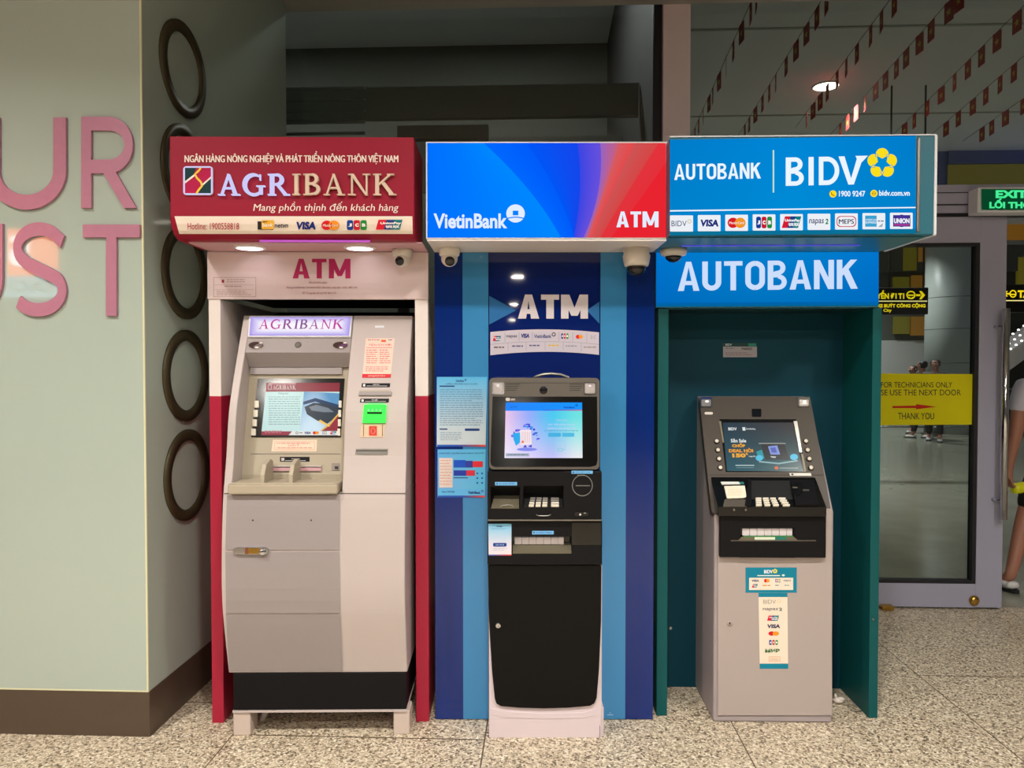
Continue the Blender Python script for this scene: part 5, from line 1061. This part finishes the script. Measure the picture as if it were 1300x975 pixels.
# screen
b = MB(); slab(b, FPf, [(913.5,532.2),(1010.5,532.2),(1024,599),(921.5,599)], .004, .006, M['bezel']); slab(b, FPf, [(1007.5,534.5),(1012,534.5),(1018.5,574),(1015,574)], .006, .0085, M['steel']); slab(b, FPf, [(912.5,534.5),(915.5,534.5),(919.5,562),(917.5,562)], .006, .0075, M['olive']); slab(b, FPf, [(1017,576),(1019.5,576),(1023.5,598),(1021,598)], .006, .0075, M['olive']); b.build('screen_frame', sm)
Q = [(917.5,536.5),(1007,536.5),(1019,598),(923,598)]; b = MB()
def q3(s, t): return ((Q[0][0]*(1-s)+Q[1][0]*s)*(1-t)+(Q[3][0]*(1-s)+Q[2][0]*s)*t, (Q[0][1])*(1-t)+Q[3][1]*t)
def sc_(s, t): return L(44+26*s*(1-t), 62+26*t, 74+28*t-10*s)
quadgrid(b, FPf, Q, sc_, 10, 8, .0066, SCREEN)
def q3p(pts, c, k=.0074): poly(b, FPf, [q3(*p) for p in pts], c, k, SCREEN)
def q3t(tx, s0, t0, s1, t1, c, bold=.03): text(b, FPf, tx, 0, 0, 0, 0, c, .0078, bold, SCREEN, quad=[q3(s0, t0), q3(s1, t0), q3(s1, t1), q3(s0, t1)])
q3t('BIDV', .07, .1, .19, .16, L(226, 230, 230)); q3t('SmartBanking', .32, .11, .45, .155, L(200, 206, 206)); q3p([(.27,.095),(.31,.095),(.31,.165),(.27,.165)], L(220, 226, 226))
q3t('Săn Sale', .09, .33, .30, .41, L(226, 232, 232)); q3t('CHỐP', .1, .415, .28, .51, L(238, 166, 50), .05); q3t('DEAL HỜI', .05, .525, .38, .615, L(238, 160, 50), .05); q3t('150', .09, .635, .27, .72, L(240, 170, 50), .06); q3t('K', .275, .62, .31, .67, L(240, 170, 50), .04); q3t('/người', .31, .68, .40, .715, L(220, 226, 226))
q3p([(.12,.875),(.37,.875),(.37,.89),(.12,.89)], L(200, 220, 220)); q3p([(.13,.925),(.36,.925),(.36,.935),(.13,.935)], L(120, 150, 156))
q3p([(.47,.42),(.84,.42),(.84,.44),(.47,.44)], L(150, 156, 150)); q3p([(.5,.44),(.82,.44),(.86,.76),(.53,.76)], L(52, 54, 56)); q3p([(.59,.49),(.72,.47),(.74,.66),(.61,.66)], L(130, 150, 214), .008); q3p([(.62,.52),(.69,.51),(.7,.62),(.63,.62)], L(90, 100, 180), .0086); q3p([(.6,.69),(.68,.70),(.67,.73),(.62,.725)], L(190, 196, 190), .008)
for s, t, r_ in ((.45,.73,4.6), (.92,.71,5)): x, y = q3(s, t); poly(b, FPf, epts(x, y, r_, r_*.8, 16), L(84, 190, 224), .0078, SCREEN)
q3p([(.42,.60),(.50,.56),(.52,.74),(.44,.76)], L(50, 150, 160), .0076); q3p([(.44,.79),(.70,.83),(.96,.77),(.96,.80),(.70,.86),(.44,.82)], L(140, 176, 180), .0078); x, y = q3(.66, .935); poly(b, FPf, epts(x, y, 2.6, 2.2, 12), L(206, 100, 60), .0078, SCREEN); q3p([(.70,.93),(.95,.93),(.95,.945),(.70,.945)], L(150, 160, 156))
b.build('screen', sm)
for i in range(4):
    for cx in (909.6+i*1.55, 1022.8+i*2.15):
        b = MB(); lathe(b, [(.0115, 0), (.0115, .004), (0, .004)], FPf.P(cx, 560.5+i*11.2, .004), (0, -1, .55), M['darkp'], 18); lathe(b, [(.0085, .004), (.0085, .007), (.006, .009), (0, .0095)], FPf.P(cx, 560.5+i*11.2, .004), (0, -1, .55), M['key'], 18); b.build('function_key', sm)
b = MB(); slab(b, FPf, [(1002,600.5),(1029,600.5),(1030.5,604),(1003,604)], .004, .007, PRINT, L(226, 224, 216)); poly(b, FPf, epts(1006, 602.3, 1.5, 1.2, 8), L(60, 60, 60), .0076); b.build('white_label', sm)
# keypad block: black wedge with a sloping deck
pa = FPf.P(975, 606, .004); dl = -.095; zl1, zl0 = FB.z(980, 645, dl), FB.z(980, 655.5, dl)
uk0, uk1 = FB.u(911.5, 650, dl), FB.u(1049.5, 650, dl)
b = MB(); prism(b, [(pa.y, pa.z), (dl, zl1+.004), (dl, zl0), (df+.02, zl0), (df+.03, zl0+.01)], uk0, uk1, M['bezel'], bev=.003); b.build('keypad_block', sm)
DK = Pad(FB, [(pa.y, pa.z), (dl, zl1+.004)])
b = MB(); slab(b, DK, [(953,610),(1003,610),(1007,634),(953,634)], .0, .0015, M['black']); slab(b, DK, [(950,609),(954,609),(954,641),(946,641)], 0, .010, M['darkp']); slab(b, DK, [(920,634),(950,634),(948,643),(918,643)], 0, .003, M['head']); b.build('deck_inset', sm)
b = MB(); slab(b, DK, [(1004,609),(1033,609),(1040,640),(1010,640)], 0, .014, M['darkp']); slab(b, DK, [(1019,621),(1027,621),(1027.5,623),(1019.5,623)], .014, .0155, M['steel']); slab(b, DK, [(1006,618),(1012,618),(1012.5,619.5),(1006.5,619.5)], .014, .0155, M['olive']); poly(b, DK, epts(1012, 621, 7, 9, 18), None, .0146, M['bezel']); b.build('card_reader', sm)
for r_ in range(4):
    for c_ in range(4):
        y = 631.6+r_*2.75; x = 961.5+c_*9.2+(1.5 if c_ == 3 else 0)-(4.2-r_*1.4)*0+(r_*(.2+c_*.55))-2.2; w = 7.4 if c_ < 3 else 9
        b = MB(); slab(b, DK, rpts(x, y, x+w, y+2.2, .6, 2), .001, .007, M['key']); b.build('key', sm)
b = MB(); slab(b, DK, [(919.5,617),(945.5,616.5),(947.8,631),(943,632),(923,632.5)], .001, .006, M['paper']); lines(b, DK, 924, 621, 942, 630, 4, L(206, 190, 150), .0072, None, .2); single('receipt_card', b, FB, DK.P(933, 632), 'cream paper card stuck on the black keypad shelf of the silver machine', 'card')
b = MB(); slab(b, DK, [(915,611.5),(938,611.5),(940,614.5),(917,615)], 0, .004, PRINT, L(216, 220, 216)); slab(b, DK, [(938,611.8),(944,611.8),(945,614.8),(940,614.6)], 0, .0042, PRINT, L(50, 110, 112)); b.build('white_label', sm)
b = MB(); P7 = vpad(FB, dl)
for cx in (932, 947): rslab(b, P7, cx-1, 646, cx+1, 648.5, 0, .003, M['steel'], .5)
b.build('clip', sm)
dd = -.075; P8 = vpad(FB, dd); zq0, zq1 = FB.z(980, 708, dd), min(FB.z(980, 655, dd), zl0-.001)
ux0, ux1 = FB.u(914, 680, dd), FB.u(1049, 680, dd); sx0, sx1, sz0, sz1 = FB.u(940.5, 680, dd), FB.u(1008.5, 680, dd), FB.z(980, 686.5, dd), FB.z(980, 670, dd)
b = MB(); box(b, ux0, sx0, dd, dn-.007, zq0, zq1, M['darkp'], .004); box(b, sx1, ux1, dd, dn-.007, zq0, zq1, M['darkp'], .004); box(b, sx0-.005, sx1+.005, dd, dn-.007, zq0, sz0, M['darkp']); box(b, sx0-.005, sx1+.005, dd, dn-.007, sz1, zq1, M['darkp']); box(b, sx0-.005, sx1+.005, dn-.012, dn-.007, sz0, sz1, M['bezel']); b.build('dispenser_module', sm)
b = MB(); rslab(b, P8, 928, 685.8, 1036, 687.2, 0, .002, M['head']); slab(b, P8, [(942,681.5),(1008,681.5),(1013,686),(937,686)], -.004, .001, M['olive']); rect(b, P8, 958, 681.8, 984, 685.2, L(216, 226, 206), .0018); poly(b, P8, [(984,681.8),(997,681.8),(999,685.2),(984,685.2)], L(40, 120, 110), .0018); rect(b, P8, 944, 680.2, 1007, 681.5, L(50, 140, 70), .0014); b.build('dispenser_lip', sm)
P9 = vpad(FB, dd+.012)
for i in range(7):
    xa = 942.5+i*9.4; b = MB(); rslab(b, P9, xa, 671, xa+(8.8 if i < 6 else 7), 680, -.006, 0, M['roller'], .6); b.build('shutter_segment', sm)
# T shaped sticker
P10 = vpad(FB, dn-.006); TL = L(20, 128, 156)
b = MB(); slab(b, P10, [(946.5,720.5),(1011.5,720.5),(1011.5,752.5),(946.5,752.5)], 0, .0006, PRINT, TL); rect(b, P10, 951, 733.5, 1007, 749, L(232, 222, 206), .0012)
text(b, P10, 'BIDV', 970, 723.5, 981, 728, WW, .0014, .03); lg_flower(b, P10, 984, 725, 3, .0014); rect(b, P10, 961.5, 730, 990, 731.4, L(206, 228, 230), .0014); poly(b, P10, epts(994.5, 730.3, 2, 1.4, 10), L(206, 228, 230), .0014)
lg_visa(b, P10, 954, 735.8, 964, 738.6, .0018, None, L(90, 90, 120)); lg_mc(b, P10, 970, 735, 977, 739.5, .0018); lg_jcb(b, P10, 984, 735, 991, 739.5, .0018); text(b, P10, 'napas', 995, 736, 1004, 739, L(90, 90, 110), .0018, .0); lg_up(b, P10, 954.5, 741.5, 962, 746, .0018); lines(b, P10, 968, 742.5, 978, 745.5, 1, L(216, 160, 100), .0018, None, .5); lines(b, P10, 984, 742.5, 992, 745.5, 1, L(150, 150, 150), .0018, None, .4); lines(b, P10, 996, 742.5, 1003, 745.5, 1, L(150, 150, 150), .0018, None, .4)
single('logo_sticker', b, FB, P10.P(979, 752), 'wide teal sticker with card logos under the cash outlet of the silver machine', 'sticker')
b = MB(); slab(b, P10, [(963,752.8),(999.5,752.8),(1000.8,849),(964.5,849)], 0, .0006, PRINT, TL); poly(b, P10, [(963,758),(999.6,758),(1000.6,842.5),(964.4,842.5)], L(236, 222, 204), .0012)
text(b, P10, 'BIDV', 969, 761.5, 985, 766.5, L(150, 140, 126), .0018, .0); ring(b, P10, 989, 763, 2.4, 2.4, .7, L(226, 200, 140), .0018, None, 12); text(b, P10, 'napas', 968, 771.8, 988, 776, L(110, 104, 110), .0018, .01, None, .15); text(b, P10, '2', 989, 771.5, 993, 775.5, L(60, 90, 80), .0018, .03)
lg_up(b, P10, 974, 781.5, 989, 788, .0018); lg_visa(b, P10, 973.5, 792.5, 991, 797.5, .0018, None, L(60, 60, 90)); lg_mc(b, P10, 975.5, 801.5, 989, 807, .0018); lg_jcb(b, P10, 976, 812.5, 988, 818.8, .0018); text(b, P10, 'МИР', 971, 823.7, 990, 828.4, L(50, 110, 60), .0018, .05, None, .1); frame4(b, P10, 976, 833.5, 990.5, 839.5, .6, L(226, 170, 120), .0018); text(b, P10, 'eWallet', 978, 835.5, 988, 838, L(206, 160, 130), .0022, .0)
single('logo_sticker', b, FB, P10.P(981, 849), 'tall narrow white sticker with a column of card logos on the silver machine', 'sticker')
# dome camera under the blue sign
c = FB.at(855, 316, -.10); c.z = zB0-.004
t = thing('security_camera', FB, c, 'flat white dome camera at the left end of the lower blue lightbox', 'security camera')
b = MB(); lathe(b, [(.052, 0), (.054, -.012), (.048, -.024), (.032, -.028)], c, (0, 0, 1), M['camw'], 32); b.build('housing', t)
b = MB(); lathe(b, [(.033, -.026), (.030, -.038), (.018, -.049), (0, -.053)], c, (0, 0, 1), M['camd'], 28); b.build('dome', t)
b = MB(); c = FB.at(1064, 879, .14); ball(b, (c.x, c.y, .012), .02, M['tissue'], 10, 6, (1.3, 1, .6)); ball(b, (c.x+.012, c.y-.006, .02), .013, M['tissue'], 9, 5, (1.4, 1, .7)); ball(b, (c.x-.012, c.y, .028), .01, M['tissue'], 8, 5, (.7, .8, 1.4))
single('crumpled_tissue', b, FB, (c.x, c.y, 0), 'crumpled white scrap on the floor right of the silver machine', 'scrap')

# ------------------------------------------------------------------ flags on cords beyond the upper right glass
ZF = 4.6
FL = [[(297,5),(272,50),(237,125),(209,192),(186,250),(156,308),(136,360),(120,390),(99,437),(81,475),(60,505)],
 [(563,12),(518,68),(480,130),(445,192),(409,250),(372,312),(347,350),(320,390),(294,432),(268,468),(250,495)],
 [(813,18),(764,82),(718,135),(676,202),(637,255),(602,300),(566,348),(537,383),(508,418),(480,450)],
 [(1070,3),(1008,45),(950,118),(905,165),(860,220),(822,260),(782,305),(740,345),(706,388),(672,425),(640,460),(610,490)],
 [(1330,20),(1272,85),(1205,157),(1146,213),(1090,262),(1046,310),(990,358),(940,408),(890,455),(845,490)],
 [(1262,275),(1213,318),(1157,362),(1105,402),(1053,447),(1010,485)],
 [(1290,400),(1240,445),(1185,480),(1135,505)]]
def on_z(px, py, z): r = RAY(px, py); return Vector((0, 0, CAMH)) + r*((z-CAMH)/r.z)
flag0 = None
for li, line in enumerate(FL):
    pts = [on_z(860+x/2.955, y/2.955, ZF) for x, y in line]; mx = sum(p.x for p in pts)/len(pts)
    # a straight cord fitted through the row
    ys = [p.y for p in pts]; my = sum(ys)/len(ys); sl = sum((p.y-my)*(p.x-mx) for p in pts)/sum((y-my)**2 for y in ys)
    cx = lambda y: mx+sl*(y-my)
    b = MB(); tube(b, [(cx(min(ys)-.6), min(ys)-.6, ZF+.096), (cx(max(ys)+.6), max(ys)+.6, ZF+.096)], .003, M['cord'], 6)
    single('bunting_cord', b, W, (mx, my, ZF+.096), 'thin dark cord under the concourse ceiling with small red flags hung along it', 'bunting cord', 'bunting cords')
    for p in pts:
        if flag0 is None:
            flag0 = thing('flag', W, (0, 0, 0), 'small red flag with a yellow star hanging from a cord under the concourse ceiling', 'flag', 'small red flags on cords')
            b = MB(); box(b, -.002, .002, -.065, .065, -.088, .095, M['flag']); b.build('cloth', flag0)
            b = MB()
            for sx in (-.003, .003):
                sp = [(sx, (.04 if i % 2 == 0 else .016)*math.sin(math.pi*i/5), (.04 if i % 2 == 0 else .016)*math.cos(math.pi*i/5)) for i in range(10)]
                b.add([(sx, 0, 0)]+sp, [(0, 1+i, 1+(i+1) % 10) for i in range(10)], M['star'])
            b.build('star', flag0); f = flag0
        else: f = copy_tree(flag0)
        f.location = (cx(p.y), p.y, ZF); f.rotation_euler = (0, 0, random.uniform(-.25, .1))

# ------------------------------------------------------------------ people
def skin_obj(name, chains, m, parent, sub=2, loc=None):
    """chains: [[(point, radius)...]...]; first point of a later chain may be an index pair (chain, i) to branch from"""
    me = bpy.data.meshes.new(name); vs, es, rs, idx = [], [], [], []
    for ch in chains:
        ids = []
        for e in ch:
            if isinstance(e[0], int): ids.append(idx[e[0]][e[1]]); continue
            vs.append(Vector(e[0])); rs.append(e[1]); ids.append(len(vs)-1)
        es += [(ids[i], ids[i+1]) for i in range(len(ids)-1)]; idx.append(ids)
    me.from_pydata(vs, es, []); me.materials.append(m); o = bpy.data.objects.new(name, me); COL.objects.link(o)
    md = o.modifiers.new('skin', 'SKIN'); md.use_smooth_shade = True
    if not me.skin_vertices: 
        bm = bmesh.new(); bm.from_mesh(me); bm.verts.layers.skin.verify(); bm.to_mesh(me); bm.free()
    sv = me.skin_vertices[0].data
    for i, r in enumerate(rs): sv[i].radius = (r if isinstance(r, tuple) else (r, r)); sv[i].use_root = (i == 0)
    ss = o.modifiers.new('sub', 'SUBSURF'); ss.levels = sub; ss.render_levels = sub
    o.parent = parent; return o
def hand(chains, wrist, side, fwd, grip=.5):
    """palm and five fingers hanging from the wrist: wrist=(chain,i,point); side = thumb direction, fwd = palm facing"""
    ci, ii, w = wrist; w = Vector(w); dn = Vector((0, 0, -1)); s, f = Vector(side), Vector(fwd)
    pc = len(chains); palm = w+dn*.055
    chains.append([(ci, ii), (tuple(w+dn*.03), (.024, .018)), (tuple(w+dn*.075), (.030, .015))])
    for k, ln in enumerate((.068, .076, .070, .056)):
        b0 = w+dn*.085+s*(.027-.018*k); a = b0+dn*ln*.5+f*ln*.25*grip; c = a+dn*ln*.30+f*ln*.55*grip
        chains.append([(pc, 2), (tuple(b0), .0095), (tuple(a), .0085), (tuple(c), .0075)])
    t0 = w+dn*.04+s*.026; chains.append([(pc, 1), (tuple(t0), .011), (tuple(t0+s*.022+dn*.03+f*.01), .0095), (tuple(t0+s*.028+dn*.058+f*.022), .008)])
def person(loc, rz, lab, P, skin=None, top=None, legs=None, shoes=None, long_hair=True, shorts=True, scale=1.0):
    d = thing('person', Fr(loc[0], loc[1], rz), (0, 0, 0), lab, 'person'); d.location = loc; d.rotation_euler = (0, 0, rz); d.scale = (scale,)*3
    ch = [[(P['pelvis'], (.12, .09)), (P['waist'], (.108, .082)), (P['chest'], (.13, .095)), (P['neck0'], (.075, .07)), (P['neck'], .052), (P['jaw'], (.062, .075)), (P['head'], (.078, .095)), (P['crown'], (.06, .07))]]
    for sd in ('l', 'r'):
        ch.append([(0, 2), (P['sh'+sd], .062), (P['el'+sd], .043), (P['wr'+sd], .027)]); ai = len(ch)-1
        ch.append([(0, 0), (P['hip'+sd], .088), (P['kn'+sd], .057), (P['an'+sd], .036), (P['toe'+sd], (.04, .025))])
        sx = -1 if sd == 'l' else 1
        hand(ch, (ai, 3, P['wr'+sd]), (0, 1, 0), (-sx, 0, 0), .6)
    V = lambda p: Vector(P[p])
    # nose and ears grow out of the head
    ch.append([(0, 5), (tuple(V('jaw')+Vector((0, .085, .055))), .014), (tuple(V('jaw')+Vector((0, .102, .03))), .013)])
    skin_obj('body', ch, skin or M['skin'], d)
    b = MB()
    for sx in (-1, 1): ball(b, V('head')+Vector((sx*.032, .082, -.01)), .012, M['eye'], 10, 6); ball(b, V('head')+Vector((sx*.032, .093, -.01)), .005, M['hair'], 8, 5)
    b.build('eyes', d, (0, 0, 0))
    b = MB()
    ball(b, V('jaw')+Vector((0, .077, -.02)), .02, M['pink'], 10, 6, (1, .35, .35)); b.build('mouth', d, (0, 0, 0))
    b = MB()
    for sx in (-1, 1): ball(b, V('head')+Vector((sx*.085, -.005, -.025)), .032, skin or M['skin'], 10, 6, (.35, .6, 1))
    b.build('ears', d, (0, 0, 0))
    h = [[(tuple(V('crown')+Vector((0, .0, .015))), (.08, .08)), (tuple(V('head')+Vector((0, -.03, .01))), (.104, .098)), (tuple(V('head')+Vector((0, -.05, -.09))), (.092, .06))]]
    if long_hair: h[0] += [(tuple(V('neck')+Vector((0, -.06, 0))), (.095, .045)), (tuple(V('neck0')+Vector((0, -.11, -.06))), (.085, .03))]
    skin_obj('hair', h, M['hair'], d)
    sh = [[(P['pelvis'][:2]+(P['pelvis'][2]-.06,), (.178, .14)), (P['waist'], (.155, .125)), (P['chest'], (.185, .145)), (P['neck0'], (.095, .09)), (tuple(Vector(P['neck0']).lerp(Vector(P['neck']), .5)), (.07, .07))]]
    for sd in ('l', 'r'):
        a, e = V('sh'+sd), V('el'+sd); sh.append([(0, 2), (tuple(a), .080), (tuple(a.lerp(e, .62)), .066)])
    skin_obj('shirt', sh, top or M['shirt'], d)
    pt = [[(P['pelvis'][:2]+(P['pelvis'][2]+.06,), (.15, .115)), (P['pelvis'], (.158, .12))]]
    for sd in ('l', 'r'):
        a, k, an = V('hip'+sd), V('kn'+sd), V('an'+sd)
        pt.append([(0, 1), (tuple(a), .102)]+([(tuple(a.lerp(k, .92)), .082)] if shorts else [(tuple(k), .075), (tuple(k.lerp(an, .9)), .058)]))
    skin_obj('shorts' if shorts else 'trousers', pt, legs or M['shorts'], d)
    for sd in ('l', 'r'):
        an, to = V('an'+sd), V('toe'+sd); f = (to-an); f.z = 0; f.normalize()
        s_ = skin_obj('shoe', [[(tuple(an+Vector((0, 0, -.02))-f*.01), (.047, .045)), (tuple(Vector((an.x, an.y, .038))-f*.035), (.046, .04)), (tuple(Vector((an.x, an.y, .036))+f*.07), (.05, .036)), (tuple(Vector((an.x, an.y, .030))+f*.16), (.045, .026))]], shoes or M['shoe'], d)
        b = MB(); c = Vector((an.x, an.y, 0)); g = Vector((-f.y, f.x, 0)); pl = [c+f*(.06+.135*math.cos(t))+g*(.047*math.sin(t)) for t in [2*math.pi*i/20 for i in range(20)]]
        b.add([p+Vector((0, 0, .001)) for p in pl]+[p+Vector((0, 0, .016)) for p in pl], [tuple(range(20))[::-1], tuple(range(20, 40))]+[(i, (i+1) % 20, 20+(i+1) % 20, 20+i) for i in range(20)], M['sole']); b.build('sole', s_, (0, 0, 0))
    return d
def pose(lean=0, stride=.1, wl=(-.25, .02, .78), wr=(.25, .02, .78), anl=None, knl=None):
    P = dict(pelvis=(0, 0, .86), waist=(0, 0, 1.02), chest=(lean*.5, 0, 1.22), neck0=(lean*.8, -.01, 1.36), neck=(lean, 0, 1.41), jaw=(lean, .025, 1.475), head=(lean, .01, 1.545), crown=(lean, 0, 1.60),
        shl=(-.17+lean*.6, 0, 1.315), shr=(.17+lean*.6, 0, 1.315), ell=(-.22, -.03, 1.05), elr=(.22, -.03, 1.05), wrl=wl, wrr=wr,
        hipl=(-.085, 0, .80), hipr=(.085, 0, .80), knl=knl or (-.10, stride*.5, .46), knr=(.10, -stride*.2, .46), anl=anl or (-.10, stride, .085), anr=(.10, -stride, .085))
    for sd in ('l', 'r'): a = P['an'+sd]; P['toe'+sd] = (a[0]+(-.01 if sd == 'l' else .01), a[1]+.12, .035)
    return P
near = pose(lean=-.10, wl=(-.315, .0, .80), anl=(-.335, -.06, .085), knl=(-.21, .0, .46))
near['ell'] = (-.285, -.02, 1.04)
person((3.37, 4.98, 0), 0, 'person in white shirt and black shorts walking past the door at the right edge', near)
b = MB(); hx_, hy_ = 3.37-.27, 4.98
lathe(b, [(.0, 0), (.034, .004), (.036, .03), (.036, .12), (.03, .14), (.014, .165), (.014, .18), (0, .182)], (hx_-.02, hy_+.0, .655), (1, .1, .12), M['bag'], 20)
single('bottle', b, W, (hx_, hy_, .655), 'yellow bottle held by the person at the right edge', 'bottle')
for px_, Yp, lab, tp, rz, sc in ((1187, 15.0, 'person with short dark hair standing behind the notice, largest head of the three', 'cloth2', 2.6, 1.0), (1170.5, 15.6, 'person far behind the notice, just left of the largest head', 'cloth1', .6, .985), (1159, 16.9, 'person far behind the notice, smallest and lowest head', 'cloth2', 1.9, .93)):
    person((W.u(px_, 500, Yp), Yp, -.004), rz, lab, pose(stride=.12), top=M[tp], legs=M['cloth1'], long_hair=False, shorts=False, scale=sc)
